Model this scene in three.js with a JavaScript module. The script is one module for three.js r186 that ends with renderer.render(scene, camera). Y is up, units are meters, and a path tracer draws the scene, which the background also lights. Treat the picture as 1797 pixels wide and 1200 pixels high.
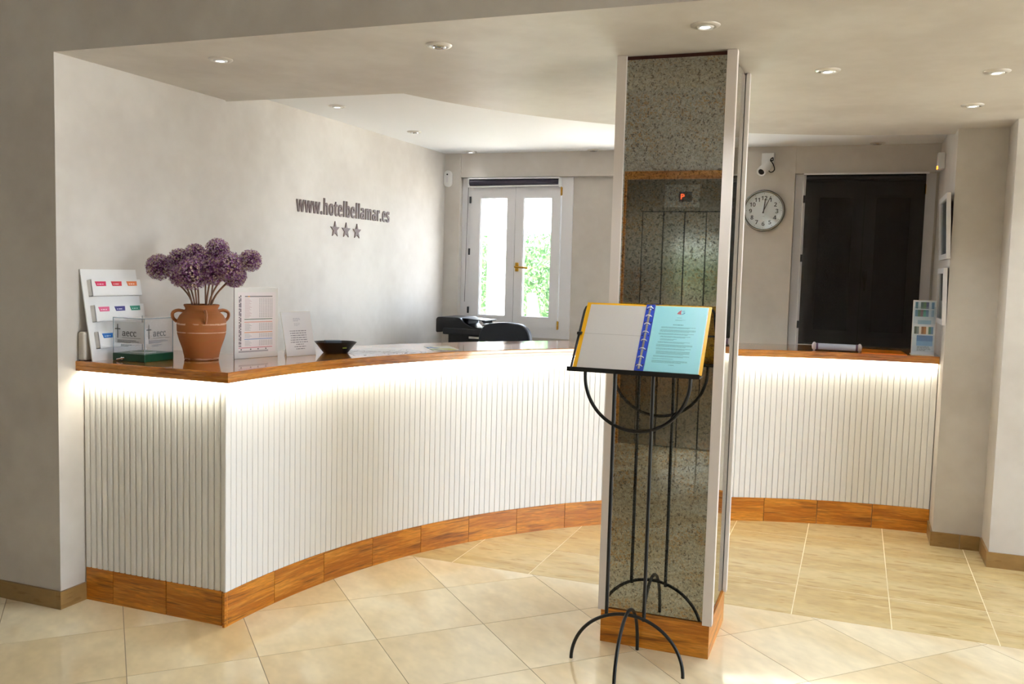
import * as THREE from 'three';
import { mergeGeometries, mergeVertices, toCreasedNormals } from 'three/addons/utils/BufferGeometryUtils.js';
import { RoundedBoxGeometry } from 'three/addons/geometries/RoundedBoxGeometry.js';
import { TextGeometry } from 'three/addons/geometries/TextGeometry.js';
import { FontLoader } from 'three/addons/loaders/FontLoader.js';
import { RectAreaLightUniformsLib } from 'three/addons/lights/RectAreaLightUniformsLib.js';

// ---------------------------------------------------------------- camera, sky, sun, exposure
const scene = new THREE.Scene();
const renderer = new THREE.WebGLRenderer({ antialias: true });
renderer.toneMapping = THREE.LinearToneMapping;
renderer.toneMappingExposure = 1.46;
renderer.shadowMap.enabled = true;
RectAreaLightUniformsLib.init();

const FPX = 1587.35, CX = 898.5, CY = 600, EYE = new THREE.Vector3(0, 1.62, 0);
const camera = new THREE.PerspectiveCamera(2 * Math.atan(600 / FPX) * 180 / Math.PI, 1797 / 1200, 0.05, 100);
camera.position.copy(EYE);
camera.rotation.set(-0.0795245, 0.3612924, 0.0269464, 'YXZ');
camera.updateMatrixWorld(true);

scene.background = new THREE.Color().setRGB(7.0, 8.2, 9.8);      // bright hazy daylight outdoors
const sun = new THREE.DirectionalLight(new THREE.Color().setRGB(1, 0.95, 0.86), 44);
sun.position.set(-5, 12, -2);
sun.target.position.set(-2, 0, -8);
sun.castShadow = true;
Object.assign(sun.shadow.camera, { left: -12, right: 12, top: 12, bottom: -12, near: 0.5, far: 40 });
sun.shadow.mapSize.set(2048, 2048);
scene.add(sun, sun.target);

// ---------------------------------------------------------------- helpers
let seed = 20240611;
const rnd = () => { seed |= 0; seed = seed + 0x6D2B79F5 | 0; let t = Math.imul(seed ^ seed >>> 15, 1 | seed); t = t + Math.imul(t ^ t >>> 7, 61 | t) ^ t; return ((t ^ t >>> 14) >>> 0) / 4294967296; };
const rr = (a, b) => a + (b - a) * rnd();
const V = (x, y, z) => new THREE.Vector3(x, y, z);
// a photo pixel as a direction, met with a level, a front-facing or a side-facing plane of the place
const dirOf = (px, py) => V((px - CX) / FPX, -(py - CY) / FPX, -1).applyMatrix3(new THREE.Matrix3().setFromMatrix4(camera.matrixWorld));
const onY = (px, py, y) => { const d = dirOf(px, py); return d.multiplyScalar((y - EYE.y) / d.y).add(EYE); };
const onZ = (px, py, z) => { const d = dirOf(px, py); return d.multiplyScalar((z - EYE.z) / d.z).add(EYE); };
const onX = (px, py, x) => { const d = dirOf(px, py); return d.multiplyScalar((x - EYE.x) / d.x).add(EYE); };

const taken = {};
const numbered = (n) => { const k = taken[n] = (taken[n] ?? -1) + 1; return k ? n + '_' + String(k).padStart(3, '0') : n; };
function shade(o) { o.traverse((c) => { if (c.isMesh) { c.castShadow = true; c.receiveShadow = true; } }); return o; }
function part(name, geometry, material, parent) { const m = new THREE.Mesh(geometry, material); m.name = name; m.castShadow = m.receiveShadow = true; parent.add(m); return m; }
function thing(name, label, category, [x, y, z] = [0, 0, 0], turn = 0, group) {
  const o = new THREE.Group(); o.name = numbered(name); o.position.set(x, y, z); o.rotation.y = turn;
  o.userData = { label, category }; if (group) o.userData.group = group;
  scene.add(o); return o;
}
function solo(name, geometry, material, label, category, group) {
  const m = part(numbered(name), geometry, material, scene); m.userData = { label, category }; if (group) m.userData.group = group; return m;
}
function struct(name, label, category, geometry, material) {
  const o = geometry ? new THREE.Mesh(geometry, material) : new THREE.Group();
  o.name = name; o.castShadow = o.receiveShadow = true; o.userData = { label, category, kind: 'structure' }; scene.add(o); return o;
}
// box between two corners, uv in metres
function bx(x0, x1, y0, y1, z0, z1) {
  const g = new THREE.BoxGeometry(x1 - x0, y1 - y0, z1 - z0); g.translate((x0 + x1) / 2, (y0 + y1) / 2, (z0 + z1) / 2);
  const p = g.attributes.position, n = g.attributes.normal, u = g.attributes.uv;
  for (let i = 0; i < p.count; i++) {
    const ax = Math.abs(n.getX(i)), ay = Math.abs(n.getY(i));
    if (ax > 0.5) u.setXY(i, p.getZ(i), p.getY(i)); else if (ay > 0.5) u.setXY(i, p.getX(i), p.getZ(i)); else u.setXY(i, p.getX(i), p.getY(i));
  }
  return g;
}
const rbx = (w, h, d, r = 0.004, x = 0, y = 0, z = 0) => { const g = new RoundedBoxGeometry(w, h, d, 2, r); g.translate(x, y, z); return g; };
// upright prism over an outline of [x, z] points; caps uv = x,z metres, sides uv = length along outline, height
function prism(pts, y0, y1, o = {}) {
  const area = pts.reduce((s, p, i) => { const q = pts[(i + 1) % pts.length]; return s + p[0] * q[1] - q[0] * p[1]; }, 0);
  if (area > 0) pts = pts.slice().reverse();
  const tri = THREE.ShapeUtils.triangulateShape(pts.map(([x, z]) => new THREE.Vector2(x, z)), []);
  const P = [], N = [], U = [], [du, dv] = o.shift ?? [0, 0];
  const capUV = o.uv ?? ((x, z) => [x, z]);
  const put = (x, y, z, n, u, v) => { P.push(x, y, z); N.push(...n); U.push(u + du, v + dv); };
  for (const t of tri) {
    const [a, b, c] = t.map((i) => pts[i]);
    const up = (b[0] - a[0]) * (c[1] - a[1]) - (b[1] - a[1]) * (c[0] - a[0]) < 0;
    for (const q of up ? [a, b, c] : [a, c, b]) put(q[0], y1, q[1], [0, 1, 0], ...capUV(q[0], q[1]));
    if (!o.noBottom) for (const q of up ? [a, c, b] : [a, b, c]) put(q[0], y0, q[1], [0, -1, 0], ...capUV(q[0], q[1]));
  }
  let s = 0;
  for (let i = 0; i < pts.length; i++) {
    const a = pts[i], b = pts[(i + 1) % pts.length], L = Math.hypot(b[0] - a[0], b[1] - a[1]);
    const n = [-(b[1] - a[1]) / L, 0, (b[0] - a[0]) / L];
    const q = [[a, y0, s], [b, y0, s + L], [b, y1, s + L], [a, y0, s], [b, y1, s + L], [a, y1, s]];
    for (const [p, y, u] of q) put(p[0], y, p[1], n, u, y);
    s += L;
  }
  const g = new THREE.BufferGeometry();
  g.setAttribute('position', new THREE.Float32BufferAttribute(P, 3)); g.setAttribute('normal', new THREE.Float32BufferAttribute(N, 3)); g.setAttribute('uv', new THREE.Float32BufferAttribute(U, 2));
  return g;
}
const tube = (pts, r, seg = 24, rad = 8, curve) => new THREE.TubeGeometry(curve ?? new THREE.CatmullRomCurve3(pts), seg, r, rad, false);
function rod(a, b, r, rad = 10) {
  const d = b.clone().sub(a), g = new THREE.CylinderGeometry(r, r, d.length(), rad);
  g.applyQuaternion(new THREE.Quaternion().setFromUnitVectors(V(0, 1, 0), d.clone().normalize())); g.translate(...a.clone().add(b).multiplyScalar(0.5).toArray()); return g;
}
const lathe = (pts, seg = 40) => new THREE.LatheGeometry(pts.map(([r, y]) => new THREE.Vector2(r, y)), seg);
const merge = (list) => mergeGeometries(list.map((g) => { const h = g.index ? g.toNonIndexed() : g.clone(); for (const k of Object.keys(h.attributes)) if (!['position', 'normal', 'uv'].includes(k)) h.deleteAttribute(k); return h; }));

// ---------------------------------------------------------------- textures
function makeNoise(n, s) {          // periodic value noise, n cells a side
  let k = s; const r = () => { k = (k * 1664525 + 1013904223) >>> 0; return k / 4294967296; };
  const a = Float32Array.from({ length: n * n }, r);
  return (u, v) => {
    let x = u * n, y = v * n; const xi = Math.floor(x), yi = Math.floor(y); x -= xi; y -= yi; x = x * x * (3 - 2 * x); y = y * y * (3 - 2 * y);
    const i0 = ((xi % n) + n) % n, i1 = (i0 + 1) % n, j0 = ((yi % n) + n) % n, j1 = (j0 + 1) % n;
    return (a[j0 * n + i0] * (1 - x) + a[j0 * n + i1] * x) * (1 - y) + (a[j1 * n + i0] * (1 - x) + a[j1 * n + i1] * x) * y;
  };
}
function fbm(list) { const ns = list.map(([n, w], i) => [makeNoise(n, 77 * i + n * 13 + 5), w]); const t = list.reduce((s, [, w]) => s + w, 0); return (u, v) => ns.reduce((s, [f, w]) => s + f(u, v) * w, 0) / t; }
function dataTex(w, h, fn, metresX, metresY, srgb = true) {
  const d = new Uint8Array(w * h * 4);
  for (let j = 0; j < h; j++) for (let i = 0; i < w; i++) { const c = fn(i / w, j / h), o = (j * w + i) * 4; d[o] = Math.max(0, Math.min(255, c[0])); d[o + 1] = Math.max(0, Math.min(255, c[1])); d[o + 2] = Math.max(0, Math.min(255, c[2])); d[o + 3] = 255; }
  const t = new THREE.DataTexture(d, w, h); t.magFilter = THREE.LinearFilter; t.minFilter = THREE.LinearMipmapLinearFilter; t.generateMipmaps = true; t.wrapS = t.wrapT = THREE.RepeatWrapping; t.repeat.set(1 / metresX, 1 / metresY);
  if (srgb) t.colorSpace = THREE.SRGBColorSpace; t.needsUpdate = true; return t;
}
const mixc = (a, b, t) => [a[0] + (b[0] - a[0]) * t, a[1] + (b[1] - a[1]) * t, a[2] + (b[2] - a[2]) * t];
const sm = (a, b, x) => { x = Math.max(0, Math.min(1, (x - a) / (b - a))); return x * x * (3 - 2 * x); };
function canvasTex(w, h, draw) { const c = document.createElement('canvas'); c.width = w; c.height = h; draw(c.getContext('2d'), w, h); const t = new THREE.CanvasTexture(c); t.colorSpace = THREE.SRGBColorSpace; t.anisotropy = 8; return t; }

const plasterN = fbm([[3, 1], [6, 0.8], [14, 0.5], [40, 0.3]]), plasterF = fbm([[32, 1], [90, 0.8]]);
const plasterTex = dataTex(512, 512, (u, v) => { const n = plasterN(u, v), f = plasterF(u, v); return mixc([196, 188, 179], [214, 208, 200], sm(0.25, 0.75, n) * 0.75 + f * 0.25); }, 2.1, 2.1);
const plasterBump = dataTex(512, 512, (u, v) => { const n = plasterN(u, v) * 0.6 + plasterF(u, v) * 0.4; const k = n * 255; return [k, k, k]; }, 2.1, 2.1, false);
const wA = fbm([[4, 1], [9, 0.6]]), wB = fbm([[8, 1], [20, 0.7], [48, 0.4]]), wC = fbm([[64, 1], [128, 0.7]]);
const woodTex = dataTex(1024, 512, (u, v) => {
  const warp = wA(u, v) * 0.10, y = v + warp;
  const s = wB(u, y * 2), f = wC(u, y * 2);
  let c = mixc([184, 108, 26], [214, 140, 46], sm(0.3, 0.7, s));
  c = mixc(c, [222, 158, 74], sm(0.6, 0.85, wB(u + 0.37, y * 3 + 0.2)) * 0.6);
  c = mixc(c, [104, 58, 18], sm(0.6, 0.85, wB(u + 0.11, y * 4 + 0.63)) * 0.6);
  return c.map((k) => k * (0.88 + 0.24 * f));
}, 2.2, 0.42);
const tA = fbm([[3, 1], [7, 0.8], [18, 0.4]]), tB = fbm([[48, 1], [120, 0.6]]);
const creamTex = dataTex(1024, 1024, (u, v) => {
  const n = tA(u + 0.06 * tA(v, u), v), f = tB(u, v);
  let c = mixc([232, 213, 174], [242, 229, 199], sm(0.28, 0.72, n));
  c = mixc(c, [216, 186, 136], sm(0.62, 0.85, tA(u * 2 + 0.4, v)) * 0.45);
  return c.map((k) => k * (0.965 + 0.07 * f));
}, 1.9, 3.4);
const dashN = fbm([[24, 1], [60, 0.7]]);
const travTex = dataTex(1024, 1024, (u, v) => {
  const n = tA(u, v * 3), d = dashN(u, v * 3), f = tB(u, v);
  let c = mixc([206, 180, 126], [216, 194, 144], sm(0.3, 0.7, n));
  c = mixc(c, [150, 112, 58], sm(0.68, 0.82, d) * 0.3);
  return c.map((k) => k * (0.95 + 0.1 * f));
}, 2.8, 1.4);
const gA = fbm([[128, 1], [256, 0.8]]), gB = fbm([[90, 1], [200, 1]]), gC = fbm([[4, 1], [10, 0.6]]), gD = fbm([[180, 1]]);
const graniteTex = dataTex(1024, 1024, (u, v) => {
  const a = gA(u, v), b = gB(u + 0.3, v), big = gC(u, v * 2), d = gD(u, v);
  let c = mixc([148, 148, 140], [172, 174, 167], sm(0.3, 0.7, a));
  c = mixc(c, [164, 136, 98], sm(0.5, 0.75, b) * (0.15 + 0.7 * sm(0.4, 0.65, big)));
  c = mixc(c, [80, 76, 68], sm(0.62, 0.78, gB(u, v + 0.5)) * 0.6);
  c = mixc(c, [176, 164, 138], sm(0.8, 0.9, d) * 0.7);
  return c;
}, 0.72, 0.72);

// ---------------------------------------------------------------- materials
const std = (o) => new THREE.MeshStandardMaterial(o), phy = (o) => new THREE.MeshPhysicalMaterial(o);
const css = (c) => new THREE.Color(c);
const M = {
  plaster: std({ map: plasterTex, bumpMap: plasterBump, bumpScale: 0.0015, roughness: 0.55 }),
  ceiling: std({ color: css('#f0f0f1'), roughness: 0.8 }),
  cream: std({ map: creamTex, roughness: 0.07 }),
  grout: std({ color: css('#8d8069'), roughness: 0.9 }),
  trav: std({ map: travTex, roughness: 0.22 }),
  groutLight: std({ color: css('#efe2bd'), roughness: 0.9 }),
  wood: std({ map: woodTex, roughness: 0.28 }),
  woodTop: phy({ map: woodTex, roughness: 0.2, clearcoat: 1, clearcoatRoughness: 0.05 }),
  slat: std({ color: css('#f1efeb'), roughness: 0.42 }),
  skirt: std({ map: travTex, color: css('#b8a48c'), roughness: 0.35 }),
  white: std({ color: css('#ecebe9'), roughness: 0.4 }),
  paint: std({ color: css('#e2e0e2'), roughness: 0.35 }),
  trim: std({ color: css('#e3d9d2'), roughness: 0.35 }),
  granite: phy({ map: graniteTex, roughness: 0.014, metalness: 0.92 }),
  core: std({ color: css('#4a2318'), roughness: 0.8 }),
  iron: std({ color: css('#131211'), roughness: 0.45, metalness: 0.2 }),
  black: std({ color: css('#16171b'), roughness: 0.38 }),
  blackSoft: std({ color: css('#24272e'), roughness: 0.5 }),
  darkGrey: std({ color: css('#3c3c40'), roughness: 0.5 }),
  steel: std({ color: css('#a39c90'), roughness: 0.13, metalness: 1 }),
  chrome: std({ color: css('#d0d0d0'), roughness: 0.14, metalness: 1 }),
  brass: std({ color: css('#c79a3c'), roughness: 0.25, metalness: 1 }),
  glass: phy({ color: 0xffffff, transmission: 1, thickness: 0, roughness: 0, ior: 1.45 }),
  acrylic: phy({ color: css('#f4f8fa'), transmission: 1, thickness: 0, roughness: 0.02, ior: 1.49 }),
  letter: std({ color: css('#5a4034'), roughness: 0.4, metalness: 0.2 }),
  terracotta: std({ color: css('#c07a45'), roughness: 0.75 }),
  yellow: std({ color: css('#f2b510'), roughness: 0.35 }),
};

// ---------------------------------------------------------------- the setting
const XW = -3.363, ZF = -3.085, ZB = -7.2, ZWALL = -7.27, XR = 0.518, CEIL = 2.525, CEIL2 = 2.605;
const C0 = [0.557, -3.21], R0 = 3.10;                              // centre and radius of the counter's quarter circle
const arc = (r, a0, a1, n) => Array.from({ length: n + 1 }, (_, i) => { const a = a0 + (a1 - a0) * i / n; return [C0[0] - r * Math.cos(a), C0[1] - r * Math.sin(a)]; });   // a = 0 at the corner, grows towards the right end
const ZBORDER = -4.47;

// floor: polished cream tiles laid at 45 degrees in front, travertine tiles behind
{
  const floor = struct('floor', 'cream tiled lobby floor, polished tiles laid diagonally and duller square ones by the counter', 'floor');
  part('grout_bed', bx(-6.2, 6.6, -0.12, -0.0009, ZBORDER, 1.1), M.grout, floor);
  part('grout_bed', bx(-6.2, 6.6, -0.12, -0.0007, -7.5, ZBORDER), M.groutLight, floor);
  const clip = (poly, f) => { const out = []; for (let i = 0; i < poly.length; i++) { const a = poly[i], b = poly[(i + 1) % poly.length], fa = f(a), fb = f(b); if (fa >= 0) out.push(a); if ((fa >= 0) !== (fb >= 0)) { const t = fa / (fa - fb); out.push([a[0] + (b[0] - a[0]) * t, a[1] + (b[1] - a[1]) * t]); } } return out; };
  const areaOf = (p) => Math.abs(p.reduce((s, a, i) => { const b = p[(i + 1) % p.length]; return s + a[0] * b[1] - b[0] * a[1]; }, 0)) / 2;
  const q = Math.SQRT1_2, D = 0.7095, P0 = -0.0930, S0 = -3.832, G = 0.0016;         // lines z-x = P0 - k D, x+z = S0 - m D
  for (let k = -10; k < 12; k++) for (let m = -12; m < 9; m++) {
    const pa = P0 - k * D, pb = pa - D, sa = S0 - m * D, sb = sa - D, g = G / q;
    const pt = (p, s) => [(s - p) / 2, (s + p) / 2];
    let poly = [pt(pa - g, sa - g), pt(pb + g, sa - g), pt(pb + g, sb + g), pt(pa - g, sb + g)];
    poly = clip(poly, ([, z]) => z - (ZBORDER + 0.001)); if (poly.length < 3) continue;
    poly = clip(poly, ([, z]) => 0.8 - z); if (poly.length < 3) continue;
    poly = clip(poly, ([x]) => x + 5); if (poly.length < 3) continue;
    poly = clip(poly, ([x]) => 3.0 - x); if (poly.length < 3) continue;
    if (areaOf(poly) < 2e-5) continue;
    const inside = poly.every(([x, z]) => x < XW - 0.02 && z < ZF - 0.02); if (inside) continue;
    const sh = [rr(0, 1.9), rr(0, 1.9)], fl = rnd() < 0.5 ? 1 : -1;
    part('polished_tile', prism(poly, -0.011, 0, { noBottom: true, uv: (x, z) => [((x - z) * q) * fl + sh[0], ((x + z) * q) + sh[1]] }), M.cream, floor);
  }
  const T = 0.4495, TZ = 0.924, X0 = 0.240, Z0 = -4.917;
  for (let i = -9; i < 7; i++) for (let j = -1; j < 4; j++) {
    const x0 = X0 + i * T, z1 = Z0 - j * TZ + TZ, z0 = z1 - TZ; if (x0 > 2.8) continue;
    let poly = clip([[x0 + 0.0025, z0 + 0.0025], [x0 + T - 0.0025, z0 + 0.0025], [x0 + T - 0.0025, z1 - 0.0025], [x0 + 0.0025, z1 - 0.0025]], ([, z]) => ZBORDER - 0.001 - z); if (poly.length < 3) continue;
    poly = clip(poly, ([, z]) => z + 7.27); if (poly.length < 3) continue;
    if (poly.every(([x, z]) => x < XW || (x > XR && z < -6.04) || (x > 0.8 && z < -5.72))) continue;
    const sh = [rr(0, 1.4), rr(0, 1.4)];
    part('travertine_tile', prism(poly, -0.011, 0, { noBottom: true, uv: (x, z) => [x + sh[0], z + sh[1]] }), M.trav, floor);
  }
}
// walls
struct('wall_front', 'grey beige plaster wall at the edge of the reception opening', 'wall', bx(-6, XW, 0, 3.8, ZF - 0.22, ZF), M.plaster);
struct('trim_1', 'wide plaster beam over the reception opening', 'beam', bx(XW, 6.4, CEIL - 0.001, 3.8, ZF - 0.22, ZF), M.plaster);
struct('wall_left', 'pale plaster wall with raised web address beside the counter', 'wall', merge([bx(XW - 0.25, XW, 0, 2.9, -4.25, ZF - 0.22), bx(XW - 0.25, XW - 0.02, 0, 2.9, -7.5, -4.25)]), M.plaster);
const W1 = { x0: -3.235, x1: -2.235, y0: 1.05, y1: 2.40 }, W2 = { x0: -0.472, x1: 0.50, y0: 1.05, y1: 2.40 };
{
  const o3 = [-1.82, -1.0, 0.45, 2.335];
  const z0 = ZWALL - 0.22, z1 = ZWALL, o1 = [-3.15, -2.325, 1.13, 2.335], o2 = [-0.39, 0.43, 1.13, 2.335];
  struct('wall_back', 'beige plaster back wall with piers and soffit around two windows', 'wall', merge([
    bx(-3.62, o3[0], 0, o1[2], z0, z1), bx(o3[0], o3[1], 0, o3[2], z0, z1), bx(o3[1], 0.8, 0, o1[2], z0, z1), bx(-3.62, 0.8, o1[3], 2.9, z0, z1), bx(-3.62, o1[0], o1[2], o1[3], z0, z1), bx(o1[1], o3[0], o1[2], o1[3], z0, z1), bx(o3[1], o2[0], o1[2], o1[3], z0, z1), bx(o2[1], 0.8, o1[2], o1[3], z0, z1),
    bx(XW - 0.02, -3.236, 0, 2.62, z1, ZB), bx(-0.90, -0.474, 0, 2.62, z1, ZB), bx(-3.236, -0.90, 2.402, 2.62, z1, ZB - 0.012), bx(-0.474, XR, 2.402, 2.62, z1, ZB - 0.012)]), M.plaster);
}
struct('wall_right', 'pale plaster stepped pier wall at the end of the counter', 'wall', merge([bx(XR, 0.80, 0, 2.9, -7.27, -6.03), bx(0.788, 6.5, 0, 2.9, -7.27, -5.716)]), M.plaster);
struct('wall_entrance', 'plaster side wall of the lobby with a wide garden doorway', 'wall', merge([bx(6.3, 6.5, 0, 3.8, -5.716, -5.5), bx(6.3, 6.5, 2.6, 3.8, -5.5, -1.4), bx(6.3, 6.5, 0, 3.8, -1.4, 1.1)]), M.plaster);
struct('wall_rear', 'plaster wall behind the viewer with the lift', 'wall', bx(-6.2, 6.5, 0, 3.8, 0.84, 1.06), M.plaster);
struct('wall_far_left', 'plaster wall closing the lobby on the side of the brochure rack', 'wall', bx(-6.2, -6, 0, 3.8, ZF - 0.22, 1.06), M.plaster);
// ceilings: a lower plate with a curved edge, a higher one behind it, and the lobby's
{
  const a0 = Math.asin((4.30 - 3.21) / 3.03);
  const edge = arc(3.03, a0, Math.PI / 2 - 0.0, 48).filter(([x]) => x < XR);
  const poly = [[XW - 0.05, ZF - 0.2], [XW - 0.05, -4.285], [-2.33, -4.292], ...edge, [XR, -6.236], [XR, -6.03], [0.79, -6.03], [0.79, -5.716], [6.4, -5.716], [6.4, ZF - 0.2]];
  const c = struct('ceiling', 'off white plaster ceiling, lower plate with a curved edge over the counter', 'ceiling');
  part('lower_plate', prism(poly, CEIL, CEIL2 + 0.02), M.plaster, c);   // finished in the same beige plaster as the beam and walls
  part('upper_plate', bx(-3.65, 6.5, CEIL2, 2.75, -7.5, ZF - 0.21), M.ceiling, c);
  part('lobby_plate', bx(-6.2, 6.5, 3.7, 3.85, ZF - 0.22, 1.1), M.ceiling, c);
}
// baseboards
const bbL = struct('baseboard_left', 'brown stone baseboard of the grey wall by the counter', 'baseboard');
{ let x = -5.9; const xs = []; for (let e = XW - 0.012; e > -6; e -= 0.45) xs.push(e); for (const e of xs) part('baseboard_tile', bx(Math.max(-6, e - 0.448), e, 0, 0.083, ZF, ZF + 0.011), M.skirt, bbL);
  part('baseboard_tile', bx(XW, XW + 0.011, 0, 0.083, -3.225, ZF + 0.011), M.skirt, bbL); part('baseboard_tile', bx(XW - 0.011, XW, 0, 0.083, ZF, ZF + 0.0108), M.skirt, bbL); }
const bbR = struct('baseboard_right', 'brown stone baseboard around the stepped pier', 'baseboard');
part('baseboard_tile', bx(XR - 0.011, XR, 0, 0.088, -6.30, -6.03), M.skirt, bbR);
part('baseboard_tile', bx(XR - 0.011, 0.669, 0, 0.088, -6.03, -6.019), M.skirt, bbR);
part('baseboard_tile', bx(0.671, 0.777, 0, 0.088, -6.03, -6.019), M.skirt, bbR);
part('baseboard_tile', bx(0.777, 0.788, 0, 0.088, -6.019, -5.716), M.skirt, bbR);
for (let x = 0.777; x < 4.2; x += 0.45) part('baseboard_tile', bx(x, Math.min(x + 0.448, 4.3), 0, 0.088, -5.716, -5.705), M.skirt, bbR);

// ---------------------------------------------------------------- reception counter
const TOPB = 1.100, TOPT = 1.146;
{
  const c = thing('reception_counter', 'curved white reception counter clad in vertical slats above brown plinth tiles', 'counter');
  const zl = -3.226;
  const inner = arc(3.45, 0.14, Math.PI / 2, 40);
  part('body', prism([[XW + 0.002, zl - 0.012], [C0[0] - 3.112, zl - 0.012], ...arc(3.112, 0.006, Math.acos((C0[0] - XR + 0.003) / 3.112), 60), ...inner.filter(([x]) => x < XR - 0.004).reverse(), [XW + 0.002, -3.70]], 0.004, TOPB - 0.002), M.slat, c);
  // one slat: rounded batten, base at its back face
  const slatGeo = (w, h, r) => { const s = new THREE.Shape(), a = w / 2, d = 0.0115; s.moveTo(-a, -0.001); s.lineTo(-a, d - r); s.quadraticCurveTo(-a, d, -a + r, d); s.lineTo(a - r, d); s.quadraticCurveTo(a, d, a, d - r); s.lineTo(a, -0.001); s.closePath();
    const g = new THREE.ExtrudeGeometry(s, { depth: h, bevelEnabled: false, curveSegments: 3 }); g.rotateX(-Math.PI / 2); g.rotateY(Math.PI); return g; };   // stands up +y, front faces +z
  const y0 = 0.158, h = TOPB - 0.02 - y0;
  const nl = 24, wl = (C0[0] - R0 - XW - 0.006) / nl, gl = slatGeo(wl - 0.004, h, 0.008);
  for (let i = 0; i < nl; i++) { const m = part('slat', gl, M.slat, c); m.position.set(XW + 0.003 + wl * (i + 0.5), y0, zl - 0.012); }
  const a1 = Math.acos((C0[0] - XR) / R0), na = 132, step = (a1 - 0.004) / na, ga = slatGeo(step * R0 - 0.0018, h, 0.004);
  for (let i = 0; i < na; i++) { const a = 0.003 + step * (i + 0.5), m = part('slat', ga, M.slat, c); m.position.set(C0[0] - 3.112 * Math.cos(a), y0, C0[1] - 3.112 * Math.sin(a)); m.rotation.y = Math.PI / 2 - a; }
  // plinth tiles
  for (const [p0, p1] of [[152, 198.5], [199, 291], [292, 389]]) { const a = onZ(p0, 1060, zl).x, b = onZ(p1, 1060, zl).x; const sh = [rr(0, 1.2), rr(0, 0.4)]; part('plinth_tile', prism([[a + 0.001, zl], [b - 0.001, zl], [b - 0.001, zl - 0.012], [a + 0.001, zl - 0.012]], 0, 0.157, { shift: sh }), M.wood, c); }
  const nt = 14, ts = a1 / nt;
  for (let i = 0; i < nt; i++) { const A0 = i * ts + 0.0005, A1 = (i + 1) * ts - 0.0005, sh = [rr(0, 1.2), rr(0, 0.4)]; part('plinth_tile', prism([...arc(3.099, A0, A1, 6), ...arc(3.111, A0, A1, 6).reverse()], 0, 0.157, { shift: sh }), M.wood, c); }
  part('corner_strip', bx(C0[0] - 3.112, C0[0] - 3.0985, 0, 0.157, zl - 0.006, zl + 0.0005), M.wood, c);
}
{ // countertop: edge and top follow the counter, uv runs along it
  const F = [], B = [], zf = -3.185;
  const rF = 3.062, rB = 3.62, zb = -3.86, ab = Math.asin((3.86 - 3.21) / rB);
  const nL = 8, nA = 64, aEnd = (r) => Math.acos((C0[0] - XR + 0.002) / r), af = Math.asin((zf + 3.21) / -rF);
  const xc = C0[0] - rF * Math.cos(af), xb = C0[0] - rB * Math.cos(ab);
  for (let i = 0; i <= nL; i++) { F.push([XW + (xc - XW) * i / nL, zf]); B.push([XW + (xb - XW) * i / nL, zb]); }
  for (let i = 1; i <= nA; i++) { const t = i / nA, a = af + (aEnd(rF) - af) * t, b = ab + (aEnd(rB) - ab) * t; F.push([C0[0] - rF * Math.cos(a), C0[1] - rF * Math.sin(a)]); B.push([C0[0] - rB * Math.cos(b), C0[1] - rB * Math.sin(b)]); }
  const P = [], U = []; let s = 0; const c = 0.004;
  const quad = (a, b, cc, d, ua, ub, uc, ud) => { P.push(...a, ...b, ...cc, ...a, ...cc, ...d); U.push(...ua, ...ub, ...uc, ...ua, ...uc, ...ud); };
  const ins = (f, b, k) => { const L = Math.hypot(b[0] - f[0], b[1] - f[1]); return [f[0] + (b[0] - f[0]) * k / L, f[1] + (b[1] - f[1]) * k / L]; };
  const mid = (TOPB + TOPT) / 2;
  for (let i = 0; i + 1 < F.length; i++) {
    const L = Math.hypot(F[i + 1][0] - F[i][0], F[i + 1][1] - F[i][1]), e = s + L;
    const ring = (k) => { const f = F[k], b = B[k], fi = ins(f, b, c), fj = ins(f, b, 0.0022), bi = ins(b, f, c); return [[b, TOPB, 0.6], [f, TOPB, 0.045], [f, mid - 0.001, 0.022], [fj, mid, 0.021], [f, mid + 0.001, 0.02], [f, TOPT - c, 0.004], [fi, TOPT, 0], [bi, TOPT, -0.56], [b, TOPT - c, -0.565], [b, TOPB, -0.6]]; };
    const r0 = ring(i), r1 = ring(i + 1);
    for (let j = 0; j + 1 < r0.length; j++) { const p = (q) => [q[0][0], q[1], q[0][1]]; quad(p(r0[j]), p(r1[j]), p(r1[j + 1]), p(r0[j + 1]), [s, r0[j][2]], [e, r1[j][2]], [e, r1[j + 1][2]], [s, r0[j + 1][2]]); }
    if (i === 0 || i + 2 === F.length) { const r = i === 0 ? r0 : r1; for (let j = 1; j + 2 < r.length; j++) { const p = (q) => [q[0][0], q[1], q[0][1]]; const t = [r[0], r[j], r[j + 1]]; if (i !== 0) t.reverse(); for (const q of t) { P.push(...p(q)); U.push(q[0][1], q[1]); } } }
    s = e;
  }
  let g = new THREE.BufferGeometry(); g.setAttribute('position', new THREE.Float32BufferAttribute(P, 3)); g.setAttribute('uv', new THREE.Float32BufferAttribute(U, 2));
  g = toCreasedNormals(g, 0.35);
  solo('countertop', g, M.woodTop, 'glossy orange brown countertop following the curved reception counter', 'countertop');
}
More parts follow.
